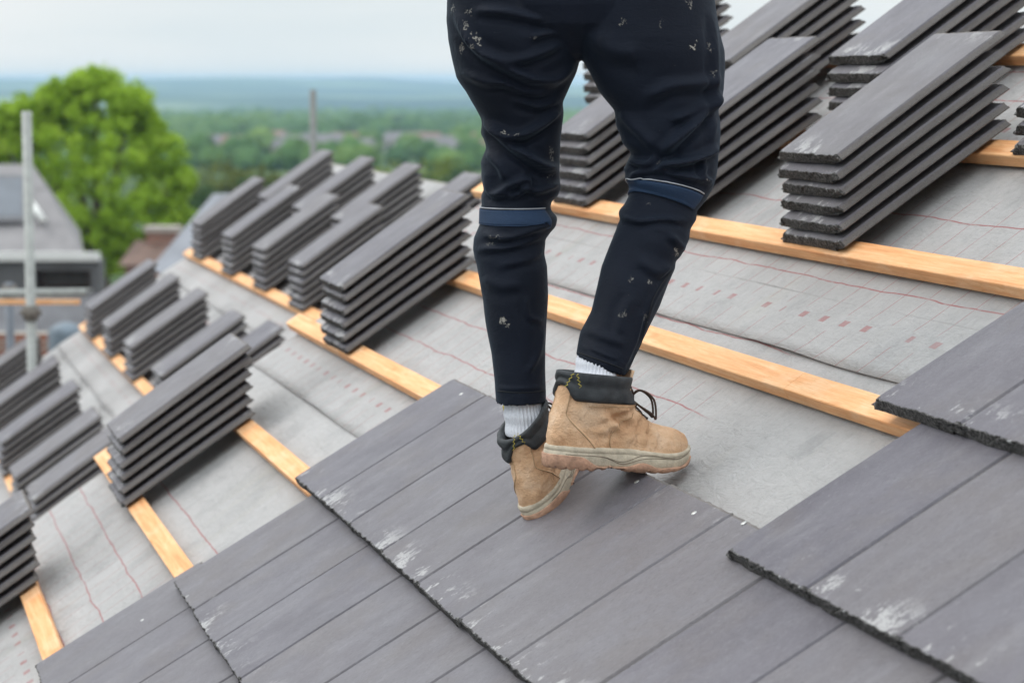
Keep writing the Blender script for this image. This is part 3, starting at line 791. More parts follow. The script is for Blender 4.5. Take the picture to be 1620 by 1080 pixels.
    for dz_ in (0, .006):
        for sg in (1, -1):
            cv = []
            for f in np.linspace(.35, 2.75, 70):
                x = base(sg * f, .03)[0]; cv.append(S(sg * f, .030, .0052) + (gz(x) + dz_ * (math.exp(-((x - .16) / .05) ** 2)) - .030) * up)
            b.tube(cv, .0006, 5)
    b.build('sole_groove', simple('sole_groove_line', (.20, .16, .12), .8, 90, .3), up_o)  # thin tubes in a darker beige draw the groove lines along the midsole
    b = MB(); b.loft([ringz(lambda f: lug(f) + .0005, -.012), ringz(lambda f: lug(f), .002), ringz(lambda f: lug(f) + .0025, .0062), ringz(lambda f: zb(f) - .001, .0078), ringz(zb, .0070), ringz(lambda f: zb(f) + .0006, .002)]); b.build('outsole', OUTS, up_o)
    # padded collar
    FR = .62
    pc = np.linspace(FR, 2 * math.pi - FR, 80)
    G = []
    for f in pc:
        zl = .114 + .024 * math.exp(-((f - math.pi) / .42) ** 4)
        zt = .160 - .002 * math.cos(f) - (.009 if side == 'left' else .001) * math.exp(-((f - math.pi) / 1.0) ** 2)
        sec = []
        for q in np.linspace(0, 1, 14):
            z = zl + (zt - zl) * q
            puff = .0022 + .0052 * abs(math.sin(math.pi * (q * 1.75))) ** .7 * (1 if q > .02 else .3)
            puff *= (1 + .10 * noise.noise(Vector((f * 5, q * 5, 1))))
            sec.append(S(f, z, puff))
        for q in np.linspace(0, 1, 8)[1:]:
            sec.append(S(f, zt + .0035 * math.sin(q * math.pi) - .022 * q * q, .0055 - .0165 * q))
        G.append(sec)
    b = MB(); b.grid(G, True)
    k = len(G[0]); n_ = len(G)
    b.f.append(tuple(range(k))); b.m.append(0); b.f.append(tuple(range((n_ - 1) * k, n_ * k))[::-1]); b.m.append(0)
    b.build('padded_collar', PADM, up_o)
    b = MB(); b.tube([S(f, .114 + .024 * math.exp(-((f - math.pi) / .42) ** 4) + .0245 * (1 - .5 * math.exp(-((f - math.pi) / .42) ** 4)), .0030) for f in pc if abs(f - math.pi) > .5], .0006, 5); b.build('collar_stitching', THREAD, up_o)
    # heel counter patch, slightly proud, with its stitched edge
    G = []
    ends = []
    for q in np.linspace(0, 1, 22):
        z = .036 + (.136 - .036) * q
        half = (.98 - .62 * min(1, q / .55) ** 1.3 + .10 * max(0, (q - .6) / .4)) * (1 if q < .95 else .85)
        row = [S(math.pi + half * w_, z, .0022 if abs(w_) < .97 else .0002) for w_ in np.linspace(-1, 1, 34)]
        ends.append((S(math.pi + half * .93, z, .0026), S(math.pi - half * .93, z, .0026)))
        G.append(row)
    b = MB(); b.grid(G); b.build('heel_patch', LEATHER, up_o)
    b = MB()
    for e_ in (0, 1): b.tube([q[e_] for q in ends], .0009, 5)
    b.build('heel_stitching', THREAD, up_o)
    # vamp seam curves on both sides
    b = MB()
    for sg in (1, -1):
        cv = []
        for q in np.linspace(0, 1, 26):
            x = .150 - .055 * math.sin(q * 1.9) + .0 * q; z = .100 - .060 * q
            s = (x - heel_x(z)) / (toe_x(z) - heel_x(z)); f = math.acos(np.clip(2 * s ** (1 / .93) - 1, -1, 1))
            cv.append(S(sg * f, z, .0007))
        b.tube(cv, .0008, 5)
        cv2 = [S(sg * (.62 + .0 * q), z, .0008) for q, z in zip(np.linspace(0, 1, 12), np.linspace(.094, .150, 12))]
        b.tube(cv2, .0008, 5)
        cv3 = [S(sg * f, .1085 + .002 * math.sin(f * 2), .0008) for f in np.linspace(.66, 2.2, 26)]
        b.tube(cv3, .0007, 5)
    b.build('vamp_stitching', THREAD, up_o)
    # tongue and laces
    G = []
    for q in np.linspace(0, 1, 12):
        z = .112 + .058 * q
        G.append([X(np.array([toe_x(z) + .003 + .010 * q * q - .010 * w_ * w_, .024 * w_, z])) for w_ in np.linspace(-1, 1, 9)])
    b = MB(); b.grid(G); o = b.build('tongue', LEATHER, up_o); m_ = o.modifiers.new('t', 'SOLIDIFY'); m_.thickness = .005
    eye = [(.142, .50), (.128, .47), (.114, .42), (.101, .35), (.090, .28)]
    b = MB()
    for (z, f) in eye:
        for sg in (1, -1):
            c0 = S(sg * f, z, .0025); b.tube([S(sg * f, z, -.001), c0, S(sg * f, z, .005)], [.0034, .0034, .0022], 8)
    b.build('eyelets', METAL, up_o)
    b = MB()
    for i, (z, f) in enumerate(eye):
        for sg in (1, -1):
            z2, f2 = eye[min(i + 1, 4)]
            p0 = S(sg * f, z, .005); p1 = S(-sg * f2, z2, .005); mid = X(np.array([toe_x((z + z2) / 2) + .008, 0, (z + z2) / 2]))
            b.tube(spline([p0, mid, p1], 12), .0019, 7)
    for sg, rr in ((-1, 1.), (-1, .75), (1, 1.), (1, .8)):
        p0 = X(np.array([.162, 0, .122]))
        lp = [p0, X(np.array([.172, sg * .014 * rr, .137])), X(np.array([.190, sg * .030 * rr, .124])), X(np.array([.196 * (1 - .02 * rr), sg * .038 * rr, .104 - .012 * rr])), X(np.array([.185, sg * .034 * rr, .100])), X(np.array([.168, sg * .018, .112])), p0]
        b.tube(spline(lp, 34), .0019, 7)
    b.build('laces', LACE, up_o)
    # yellow zigzag and pull loop at the back
    b = MB()
    for g0 in (-1, 1):
        f0 = math.pi + (.50 if side == 'right' else .05)
        b.tube([S(f0 + .035 * (1 if k_ % 2 else -1) + g0 * (.06 + .16 * (1 - k_ / 7)), .137 + k_ * .0032, .0076) for k_ in range(8)], .0007, 5)
    b.build('yellow_stitching', YEL, up_o)
    if side == 'left':
        b = MB(); b.grid([[X(np.array([.118 + .006 * q, .028 + .014 * w_, .152 + .030 * q])) for w_ in np.linspace(0, 1, 5)] for q in np.linspace(0, 1, 6)]); o = b.build('tongue_label', YEL, up_o); m_ = o.modifiers.new('t', 'SOLIDIFY'); m_.thickness = .002
    return X, S, base
c35 = R(37)
tR = np.array([math.cos(c35), math.sin(c35), -.12]); tR /= np.linalg.norm(tR)
pivot = onroof(1005, 743, .030)
XR, SR_, _b1 = boot('right', pivot - .19 * tR, tR, U, U * .985 + tR * .0, 'tan boot stepping across in front, its heel raised', .2)
tL = .86 * A + .51 * B
OL = onroof(862, 826, .024) + tL * .0
XL, SL_, _b2 = boot('left', OL, tL, N, 1.02 * (U * .5 + N * .5) / np.linalg.norm(U * .5 + N * .5), 'tan boot behind, seen from its heel', .034)
# ---- socks
def sock(top, X):
    b = MB(); G = []
    bot = X(np.array([.080, 0, .128])); r0, r1 = .036, .034
    for q in np.linspace(0, 1, 40):
        c = bot + (top - bot) * q
        r = (r0 + (r1 - r0) * q) * (1 + .03 * math.sin(q * 17) * (q < .9))
        G.append([c + np.array([math.cos(f) * (r + .0009 * math.cos(f * 34)), math.sin(f) * (r + .0009 * math.cos(f * 34)) * 1.15, 0]) for f in np.linspace(0, 2 * math.pi, 272, False)])
    b.loft(G); return b.build('sock', SOCKM, person)
sock(rel(at(826, 618, 4.238)), XL)
sock(rel(at(946, 560, 4.085)), XR)

# ---- the body itself: one skinned surface (legs, torso, arms, hands, head)
SKIN = simple('skin', (.50, .30, .21), .5, 12, .1)
def rg(side, y): return rel(ring_pts(side, y, [0, math.pi]).mean(0))
hipL, hipR = rel(at(832, -20, 4.21)), rel(at(1008, -20, 4.20))
pelv = rel(at(920, -90, 4.21))
J = {}; E_ = []
def jt(n, p, r, par=None):
    J[n] = (np.array(p), r)
    if par: E_.append((par, n))
jt('pelvis', pelv, .12)
for s_, hp, kn, an in (('L', hipL, rg('left', 345), XL(np.array([.085, 0, .11]))), ('R', hipR, rg('right', 330), XR(np.array([.085, 0, .11])))):
    jt('hip' + s_, hp, .066, 'pelvis'); jt('thigh' + s_, hp * .5 + kn * .5, .052, 'hip' + s_); jt('knee' + s_, kn, .036, 'thigh' + s_)
    jt('calf' + s_, kn * .62 + an * .38, .036, 'knee' + s_); jt('ankle' + s_, an, .026, 'calf' + s_)
    X_ = XL if s_ == 'L' else XR
    jt('mid' + s_, X_(np.array([.13, 0, .065])), .026, 'ankle' + s_); jt('ball' + s_, X_(np.array([.21, 0, .052])), .021, 'mid' + s_); jt('toe' + s_, X_(np.array([.26, 0, .048])), .014, 'ball' + s_)
fwd = np.array([.25, .97, 0]); rt = np.array([.97, -.25, 0])
jt('waist', pelv + np.array([0, .02, .16]), .105, 'pelvis'); jt('chest', pelv + .05 * fwd + U * .36, .125, 'waist'); jt('neckb', pelv + .09 * fwd + U * .52, .06, 'chest')
jt('neck', pelv + .12 * fwd + U * .59, .05, 'neckb'); jt('headl', pelv + .16 * fwd + U * .66, .072, 'neck'); jt('headm', pelv + .17 * fwd + U * .72, .088, 'headl'); jt('headt', pelv + .16 * fwd + U * .79, .070, 'headm')
jt('nose', pelv + .268 * fwd + U * .70, .010, 'headm')
for s_, g_ in (('L', -1), ('R', 1)):
    sh = pelv + .08 * fwd + U * .47 + rt * g_ * .19
    jt('shoulder' + s_, sh, .055, 'chest'); el = sh + rt * g_ * .07 - U * .24 + fwd * .08; jt('elbow' + s_, el, .037, 'shoulder' + s_)
    wr = el + fwd * .22 - U * .02 - rt * g_ * .06; jt('wrist' + s_, wr, .024, 'elbow' + s_); pm = wr + fwd * .06; jt('palm' + s_, pm, .026, 'wrist' + s_)
    for i_ in range(4):
        o_ = rt * (i_ - 1.5) * .019; ln = [.07, .078, .074, .058][i_]
        jt('fa%d' % i_ + s_, pm + o_ + fwd * .025, .0095, 'palm' + s_); jt('fb%d' % i_ + s_, pm + o_ * 1.1 + fwd * (.025 + ln * .5) - U * .006, .0085, 'fa%d' % i_ + s_); jt('fc%d' % i_ + s_, pm + o_ * 1.1 + fwd * (.025 + ln * .85) - U * .028, .0075, 'fb%d' % i_ + s_)
    jt('ta' + s_, pm - rt * g_ * .035 - fwd * .02, .011, 'palm' + s_); jt('tb' + s_, pm - rt * g_ * .052 + fwd * .02, .0095, 'ta' + s_)
names = list(J); idx = {n: i for i, n in enumerate(names)}
def skinned(names, edges, name, mat, scale=1., add=0., parent=None, rmap={}):
    ii = {n: i for i, n in enumerate(names)}
    me = bpy.data.meshes.new(name); me.from_pydata([tuple(J[n][0]) for n in names], [(ii[a], ii[b_]) for a, b_ in edges if a in ii and b_ in ii], [])
    o = bpy.data.objects.new(name, me); COL.objects.link(o)
    sk = o.modifiers.new('skin', 'SKIN'); sk.use_smooth_shade = True
    for n, v in zip(names, me.skin_vertices[0].data): r_ = rmap.get(n, J[n][1] * scale + add); v.radius = (r_, r_); v.use_root = (n == names[0])
    ss = o.modifiers.new('sub', 'SUBSURF'); ss.levels = 2; ss.render_levels = 2
    dg = bpy.context.evaluated_depsgraph_get(); dg.update()
    m2 = bpy.data.meshes.new_from_object(o.evaluated_get(dg)); m2.name = name
    bpy.data.objects.remove(o, do_unlink=True)
    m2.materials.clear(); m2.materials.append(mat)
    o = bpy.data.objects.new(name, m2); COL.objects.link(o); o.parent = parent
    return o
skinned(names, E_, 'body', SKIN, parent=person)
up_ = [n for n in ('chest', 'pelvis', 'waist', 'neckb', 'shoulderL', 'shoulderR', 'elbowL', 'elbowR')]
skinned(up_, E_, 'shirt', simple('navy_shirt', (.012, .016, .028), .8), 1., .016, person, {'pelvis': .17, 'waist': .15, 'chest': .155})
skinned(['headm', 'headt'], E_, 'hair', simple('brown_hair', (.05, .03, .02), .7), 1.04, .004, person)
#PERSON-END
# ------------------------------------------------------------------ BACKGROUND
#BACKGROUND-BEGIN
def terr(x, y):
    d = math.hypot(x, y) + 1e-6
    z = float(np.interp(d, [0, 60, 120, 250, 500, 1000, 2200, 3000, 4500, 5600, 6600, 7600, 9500], [0, -.3, -1.5, -4, -10, -19, -33, -40, -24, -8, 3, -8, -60]))
    if y > 0: px = 810 + x / max(y, 1) * F
    else: px = 5000
    if d > 2500:
        k = min(1, (d - 2500) / 3500)
        z += k * (15 * noise.noise(Vector((px / 420, d / 2600, 3))) + 4 * noise.noise(Vector((px / 110, d / 1200, 7))) + float(np.interp(px, [-200, 0, 120, 300, 560, 760, 1200], [-6, 3, 2, 2, 0, -8, -10])))
    if 2500 < d < 5200: z += 13 * math.exp(-((d - 3700) / 700) ** 2) * (1 + noise.noise(Vector((px / 240, 4, 9))))
    if 200 < d <= 2500: z += 3.5 * noise.noise(Vector((x / 260, y / 260, 1))) * min(1, (d - 200) / 400)
    return z
def ground():
    ds = [0] + list(np.geomspace(4, 9400, 130)); an = np.concatenate([np.linspace(-180, -24, 26, False), np.linspace(-24, 24, 120, False), np.linspace(24, 180, 26, False)])
    P = []
    for d in ds:
        P.append([(d * math.sin(R(a)), d * math.cos(R(a)), terr(d * math.sin(R(a)), d * math.cos(R(a)))) for a in an])
    m = Mat('countryside', .9, .1); v = m.obj()
    c = m.ramp(m.noise(v, .004, 5), [(.35, (.035, .065, .022)), (.5, (.06, .10, .03)), (.62, (.115, .165, .05))])
    dd = m.nt.nodes.new('ShaderNodeVectorMath'); dd.operation = 'LENGTH'; m.L(v, dd.inputs[0])
    far = m.ramp(m.noise(v, .0016, 6), [(.40, (.022, .050, .035)), (.50, (.06, .10, .055)), (.60, (.20, .25, .12))])
    c = m.mix(m.step(dd.outputs['Value'], 1800, 2600), c, far)
    c = m.mix(m.step(dd.outputs['Value'], 110, 60), c, (.13, .125, .11))
    m.set('Base Color', c)
    b = MB(); b.grid(P, True); o = b.build('ground', m.m); tag(o, kind='structure')
    return o
ground()
def foliage_mat(name, a, b_, c_, sc=.9, tr=.35):
    m = Mat(name, .7, .15); v = m.obj()
    col = m.ramp(m.noise(v, sc, 4, .7), [(.3, a), (.5, b_), (.7, c_)])
    m.set('Base Color', col)
    t = m.nt.nodes.new('ShaderNodeBsdfTranslucent'); m.L(col, t.inputs['Color'])
    mx = m.nt.nodes.new('ShaderNodeMixShader'); mx.inputs[0].default_value = tr
    m.L(m.b.outputs[0], mx.inputs[1]); m.L(t.outputs[0], mx.inputs[2])
    m.L(mx.outputs[0], m.nt.nodes['Material Output'].inputs['Surface'])
    return m.m
FOL = foliage_mat('maple_leaves', (.20, .31, .03), (.38, .55, .055), (.54, .70, .11), 1.3, .55)
BARK = simple('bark', (.12, .09, .065), .9, 5, .3)
def leaf_cloud(mb, lobes, per, leaf, rs, ncl=30, cr=.36):
    V, Fc = [], []
    for (c, r) in lobes:
        for q in range(ncl):
            d = rs.normal(size=3); d /= np.linalg.norm(d); rr = r * rs.uniform(.45, 1.02)
            cc = c + d * rr * np.array([1, 1, .9]); crr = cr * rs.uniform(.6, 1.3)
            n = per
            dv = rs.normal(size=(n, 3)); dv /= np.linalg.norm(dv, axis=1, keepdims=True)
            p = cc + dv * (crr * rs.uniform(.3, 1, (n, 1)) ** .5)
            up = dv + rs.normal(size=(n, 3)) * .7 + np.array([0, 0, .5]); up /= np.linalg.norm(up, axis=1, keepdims=True)
            e = np.cross(up, rs.normal(size=(n, 3))); e /= np.linalg.norm(e, axis=1, keepdims=True); g = np.cross(up, e)
            s = leaf * rs.uniform(.6, 1.2, (n, 1))
            for k in range(n):
                b = len(V); V.extend((p[k] - e[k] * s[k], p[k] + g[k] * s[k] * .7, p[k] + e[k] * s[k], p[k] - g[k] * s[k] * .7)); Fc.append((b, b + 1, b + 2, b + 3))
    mb.add(V, Fc)
def big_tree():
    D = 80.; base = at(165, 560, D); base[2] = terr(base[0], base[1])
    t = empty('maple_tree', base); tag(t, 'large bright green spreading tree behind the neighbouring grey roof', 'tree')
    rs = np.random.default_rng(3); lobes = []
    for (x, y, r, dz) in [(150, 156, 50, 0), (95, 172, 48, .3), (205, 178, 46, -.3), (45, 222, 50, 0), (110, 235, 66, -1), (190, 245, 66, -1.1), (250, 245, 46, .2), (262, 305, 44, 0), (150, 315, 70, -1.3), (222, 340, 58, -1), (150, 385, 56, -.6), (0, 228, 48, .4), (60, 300, 60, 0),
                          (276, 348, 30, .2), (190, 405, 48, -.3), (-40, 260, 50, .6), (136, 132, 26, 0), (166, 134, 26, .4), (90, 160, 36, 0), (210, 165, 34, 0), (228, 205, 30, .5), (20, 190, 34, -.2), (48, 190, 44, -.2), (288, 285, 20, 0), (100, 420, 50, 0), (230, 395, 36, 0)]:
        lobes.append((at(x, y, D + dz) - base, r * D / F))
    mb = MB(); leaf_cloud(mb, lobes, 36, .095, rs, 46, .27); mb.build('crown', FOL, t, False)
    mb = MB(); top = at(150, 330, D) - base
    mb.tube([np.zeros(3), top * .45, top * .8], [.42, .34, .25], 10)
    for (c, r) in lobes[:14]: mb.tube([top * .5, (top * .75 + c) / 2 - [0, 0, .2], c], [.2, .12, .04], 6)
    mb.build('trunk', BARK, t)
big_tree()
def small_tree(x, y, D, w, h, mat, label, seed, group=None):
    rs = np.random.default_rng(seed); base = at(x, y, D); base[2] = terr(base[0], base[1])
    t = empty('tree', base); tag(t, label, 'tree', group)
    top = at(x, y, D)[2] - base[2]
    lobes = [(np.array([rs.uniform(-.5, .5) * w, rs.uniform(-.4, .4) * w, top - h * rs.uniform(.15, .85)]), w * rs.uniform(.22, .34)) for _ in range(9)]
    mb = MB(); leaf_cloud(mb, lobes, 12, w * .045, rs, 16, w * .10); mb.build('crown', mat, t, False)
    mb = MB(); mb.tube([(0, 0, 0), (0, 0, top - h * .5)], [w * .04, w * .02], 6); mb.build('trunk', BARK, t)
FG2 = foliage_mat('olive_leaves', (.08, .10, .022), (.14, .165, .035), (.20, .22, .06), .12)
FG3 = foliage_mat('mid_green_leaves', (.035, .075, .022), (.07, .125, .03), (.12, .19, .045), .12)
FG4 = foliage_mat('dark_evergreen_leaves', (.014, .035, .020), (.025, .055, .03), (.04, .08, .035), .12)
small_tree(345, 268, 190, 7.5, 6, FG2, 'olive tree on the valley edge right of the big green tree', 1)
small_tree(410, 262, 210, 6.5, 5, FG2, 'brownish olive tree above the leftmost far tile stacks', 2)
small_tree(372, 282, 170, 5.5, 4.5, FG3, 'fresh green tree low behind the leftmost far tile stack', 3)
small_tree(640, 256, 260, 8, 5, foliage_mat('lime_leaves', (.13, .17, .02), (.19, .24, .03), (.25, .30, .05), .12), 'yellow green trees just above the far ridge stacks', 4)
small_tree(725, 268, 250, 6, 4, FG3, 'green bush beside the far ridge left of the worker', 5)
small_tree(617, 182, 1150, 16, 19, FG4, 'tall dark conifer standing out of the valley woods', 6)
small_tree(590, 190, 1200, 15, 16, FG4, 'dark broad evergreen left of the tall dark conifer', 7)
small_tree(700, 196, 1180, 22, 14, FG3, 'broad green tree group right of the tall dark conifer', 8)
# far woods: one mass of crowns
def woods():
    rs = np.random.default_rng(11); V, Fc, M = [], [], []
    bm = bmesh.new(); bmesh.ops.create_icosphere(bm, subdivisions=2, radius=1); iv = np.array([v.co[:] for v in bm.verts]); fc = [tuple(v.index for v in f.verts) for f in bm.faces]; bm.free()
    n = 0
    while n < 4300:
        px = rs.uniform(-150, 1000); d = rs.uniform(0, 1); d = 420 + (2500 - 420) * d ** .8
        x = (px - 810) / F * d; y = d
        dens = noise.noise(Vector((px / 90, math.log(d) * 5, 2)))
        if d < 1250 and (dens < -.08) and rs.uniform() < .75: continue
        s = rs.uniform(2.6, 5.2) * (1 + d / 4500) * (.65 if d < 900 else 1); h = s * rs.uniform(.7, 1.1)
        z = terr(x, y)
        q = iv * np.array([s, s, h]); nz = np.array([1 + .35 * noise.noise(Vector(tuple(a * 2.2 + n))) for a in iv]); q = q * nz[:, None] + [x, y, z + h * .8]
        b = len(V); V.extend(map(tuple, q)); Fc.extend(tuple(i + b for i in f) for f in fc); n += 1
    m = Mat('far_woodland', .9, .1); v = m.obj()
    c = m.ramp(m.noise(v, .011, 4, .7), [(.3, (.028, .066, .026)), (.5, (.075, .145, .040)), (.68, (.17, .24, .06))])
    c = m.mix(m.math('MULTIPLY', m.step(m.noise(v, .3, 3), .5, .7), .5), c, (.10, .15, .04))
    m.set('Base Color', c)
    o = mesh_obj('far_woods', V, Fc, m.m, None, False); tag(o, kind='stuff')
woods()
# distant houses
ROOFS = {'red': simple('far_red_tiles', (.27, .15, .12), .8, .5, .2), 'grey': simple('far_grey_slates', (.20, .185, .195), .8, .5, .2), 'brown': simple('far_brown_tiles', (.25, .15, .12), .8, .5, .2)}
WALLS = {'pale': simple('far_pale_render', (.50, .47, .44), .8, .5, .1), 'brick': simple('far_brick', (.33, .19, .15), .8, .5, .15)}
WIN = simple('far_window', (.06, .07, .09), .3)
def far_house(x, y, d, w, rc, wc, turn):
    w *= .72
    p = at(x, y, d); gz = terr(p[0], p[1]); zt = p[2]
    t = empty('distant_house', (p[0], p[1], gz)); t.rotation_euler = (0, 0, turn)
    h = max(zt - gz, 5.2) - 2.4; l = w; dp = w * .62
    mb = MB(); mb.box(-l / 2, l / 2, -dp / 2, dp / 2, -1, h); mb.build('wall', WALLS[wc], t, False)
    mb = MB(); e = .3; rh = 2.2
    v = [(-l / 2 - e, -dp / 2 - e, h), (l / 2 + e, -dp / 2 - e, h), (l / 2 + e, dp / 2 + e, h), (-l / 2 - e, dp / 2 + e, h), (-l / 2 - e, 0, h + rh), (l / 2 + e, 0, h + rh)]
    mb.add(v, [(0, 1, 5, 4), (2, 3, 4, 5), (0, 4, 3), (1, 2, 5), (0, 3, 2, 1)]); mb.build('roof', ROOFS[rc], t, False)
    for i in range(3):
        for z in (h - 2.1, h - 4.6):
            mb = MB(); xx = (i - 1) * l * .3; mb.box(xx - .55, xx + .55, -dp / 2 - .04, -dp / 2 + .02, z, z + 1.15); mb.build('window', WIN, t, False)
    nm = {'pale': 'pale walled', 'brick': 'brick'}[wc]
    tag(t, 'small blurred %s house with %s roof among the valley trees' % (nm, rc), 'house', 'distant houses in the valley')
rs_ = random.Random(4)
for (x, y, d, w, rc, wc) in [(412, 207, 900, 14, 'red', 'brick'), (436, 206, 880, 13, 'red', 'brick'), (462, 202, 960, 14, 'brown', 'brick'), (398, 222, 800, 11, 'brown', 'brick'), (448, 218, 760, 10, 'grey', 'brick'), (470, 226, 640, 9, 'grey', 'pale'),
        (455, 237, 560, 9, 'grey', 'brick'), (480, 236, 600, 9, 'grey', 'pale'), (350, 235, 640, 8, 'grey', 'brick'), (370, 238, 620, 8, 'brown', 'brick'), (520, 228, 620, 10, 'grey', 'brick'), (546, 228, 640, 9, 'brown', 'brick'), (569, 232, 560, 9, 'grey', 'brick'),
        (570, 196, 1100, 14, 'red', 'brick'), (632, 228, 640, 10, 'grey', 'pale'), (652, 223, 700, 11, 'grey', 'brick'), (672, 228, 620, 11, 'brown', 'pale'), (694, 232, 580, 10, 'grey', 'pale'), (716, 238, 520, 9, 'grey', 'brick'), (738, 226, 620, 12, 'brown', 'brick'), (752, 214, 700, 14, 'red', 'brick'), (728, 217, 760, 12, 'grey', 'pale'), (757, 234, 540, 9, 'brown', 'brick')]:
    far_house(x, y, d, w, rc, wc, rs_.uniform(-.5, .5))

# neighbouring house, hipped roof, skylight, white gutter
def neighbour():
    t = empty('grey_roofed_house', (-13, 42, 0)); o0 = np.array([-13, 42, 0])
    tag(t, 'neighbouring house with hipped grey roof, roof window and white gutter at the left edge', 'house')
    w = lambda x, y, D: at(x, y, D) - o0
    e0 = w(133, 401, 40); r0 = w(51, 260, 42); ez, rz = e0[2], r0[2]; L0 = -9.
    back = 44 - 42
    def b_(*v): return [tuple(q) for q in v]
    mb = MB(); yb = 46 - 42 + 0.; 
    mb.add(b_((L0, e0[1], ez), e0, r0, (L0, r0[1], rz)), [(0, 1, 2, 3)])
    mb.add(b_(e0, (e0[0] - 1.15, yb, ez), r0), [(0, 1, 2)]); mb.add(b_((L0, r0[1], rz), r0, (e0[0] - 1.15, yb, ez), (L0, yb, ez)), [(0, 1, 2, 3)])
    mb.build('roof', SLATE, t, False)
    mb = MB(); mb.box(L0, w(158, 400, 40)[0], e0[1] - .12, e0[1] + .05, w(0, 412, 40)[2], ez + .02); mb.build('gutter', WHITEP, t, False)
    mb = MB(); xr = w(156, 400, 40)[0]; xa, xb = w(55, 0, 40)[0], w(143, 0, 40)[0]; zt, zb_ = w(0, 428, 40)[2], w(0, 458, 40)[2]; y0 = e0[1]
    zt0 = w(0, 412, 40)[2] - .002; gz = -1.
    y1 = y0 + .6; mb.box(L0, xa, y0, y1, gz, zt0); mb.box(xb, xr, y0, y1, gz, zt0); mb.box(xa, xb, y0, y1, zt, zt0); mb.box(xa, xb, y0, y1, gz, zb_); mb.box(xa, xb, y0 + .35, y1, zb_, zt); mb.box(L0, xr - 1.6, y1 + .002, yb, gz, zt0 - .01)
    mb.build('wall', simple('grey_cladding', (.115, .115, .12), .7, 2, .15), t, False)
    mb = MB(); mb.box(xa + .02, xb - .02, y0 + .25, y0 + .30, zb_ + .02, zt - .02); f_ = mb.build('window', simple('brown_frame', (.06, .04, .035), .5), t, False)
    mb = MB(); mb.box(xa + .12, xb - .12, y0 + .24, y0 + .249, zb_ + .06, zt - .06); mb.build('pane', simple('dark_glass', (.05, .045, .045), .15), f_, False)
    mb = MB(); mb.box(xa - .01, xb + .01, y0 - .03, y0 + .2, zb_ - .03, zb_); mb.build('sill', WHITEP, t, False)
    nrm = np.cross(np.array(e0) - np.array((L0, e0[1], ez)), np.array(r0) - np.array(e0)); nrm /= np.linalg.norm(nrm); nrm = nrm if nrm[2] > 0 else -nrm
    def onr(x, y, off):      # point of the roof plane
        r_ = ray(x, y); q = (o0 + np.array(e0) - CAM) @ nrm / (r_ @ nrm); return CAM + r_ * q - o0 + nrm * off
    mb = MB(); c_ = [onr(-30, 284, 0), onr(40, 284, 0), onr(40, 357, 0), onr(-30, 357, 0)]; c2 = [p + nrm * .1 for p in c_]
    mb.add([*c_, *c2], [(4, 5, 6, 7), (0, 1, 5, 4), (1, 2, 6, 5), (2, 3, 7, 6), (3, 0, 4, 7)]); f_ = mb.build('roof_window', simple('lead_grey', (.12, .12, .13), .5), t, False)
    mb = MB(); mb.add([p + nrm * .105 for p in (onr(-26, 289, 0), onr(36, 289, 0), onr(36, 350, 0), onr(-26, 350, 0))], [(0, 1, 2, 3)]); mb.build('pane', GLASSY, f_, False)
    mb = MB(); mb.tube([onr(50, 330, .12), onr(70, 358, .12)], .06, 8); mb.build('vent_pipe', WHITEP, t)
neighbour()
def hip_house(name, label, x0, x1, xr, ye, yr, D, wallm, roofm, chim=None, run=1.5):
    e0 = at(x0, ye, D); r0 = at(xr, yr, D + run); e1 = at(x1, ye, D); o0 = np.array([e0[0], e0[1], 0])
    t = empty(name, o0); tag(t, label, 'house')
    e0, r0, e1 = e0 - o0, r0 - o0, e1 - o0; yb = r0[1] * 2; re = np.array([e1[0], r0[1], r0[2]])
    mb = MB(); mb.add([e0, e1, re, r0, (e1[0], yb, e0[2]), (e0[0], yb, e0[2])], [(0, 1, 2, 3), (0, 3, 5), (3, 2, 4, 5)]); mb.build('roof', roofm, t, False)
    mb = MB(); mb.box(e0[0] + .15, e1[0], e0[1] + .15, yb - .15, -1, e0[2] - .01); mb.build('wall', wallm, t, False)
    if chim:
        c = at(*chim, D + run) - o0; s = .35
        mb = MB(); mb.box(c[0] - s, c[0] + s, c[1] - .3, c[1] + .3, r0[2] - 1.2, c[2]); ch = mb.build('chimney', BRICK, t, False)
        mb = MB(); mb.box(c[0] - s - .06, c[0] + s + .06, c[1] - .36, c[1] + .36, c[2], c[2] + .12); mb.build('chimney_cap', simple('pale_concrete', (.42, .38, .34), .8), ch, False)
hip_house('slate_roofed_house', 'house with blue grey slate roof between the big tree and the far tile stacks', 232, 520, 338, 432, 306, 31, BRICK, simple('blue_grey_slate', (.24, .25, .28), .6, 3, .15), None, 1.6)
hip_house('brown_roofed_house', 'brown roofed brick house with a chimney below the big green tree', 186, 330, 215, 420, 380, 55, BRICK, simple('brown_clay_tiles', (.15, .095, .075), .8, 3, .3), (258, 366), 1.5)
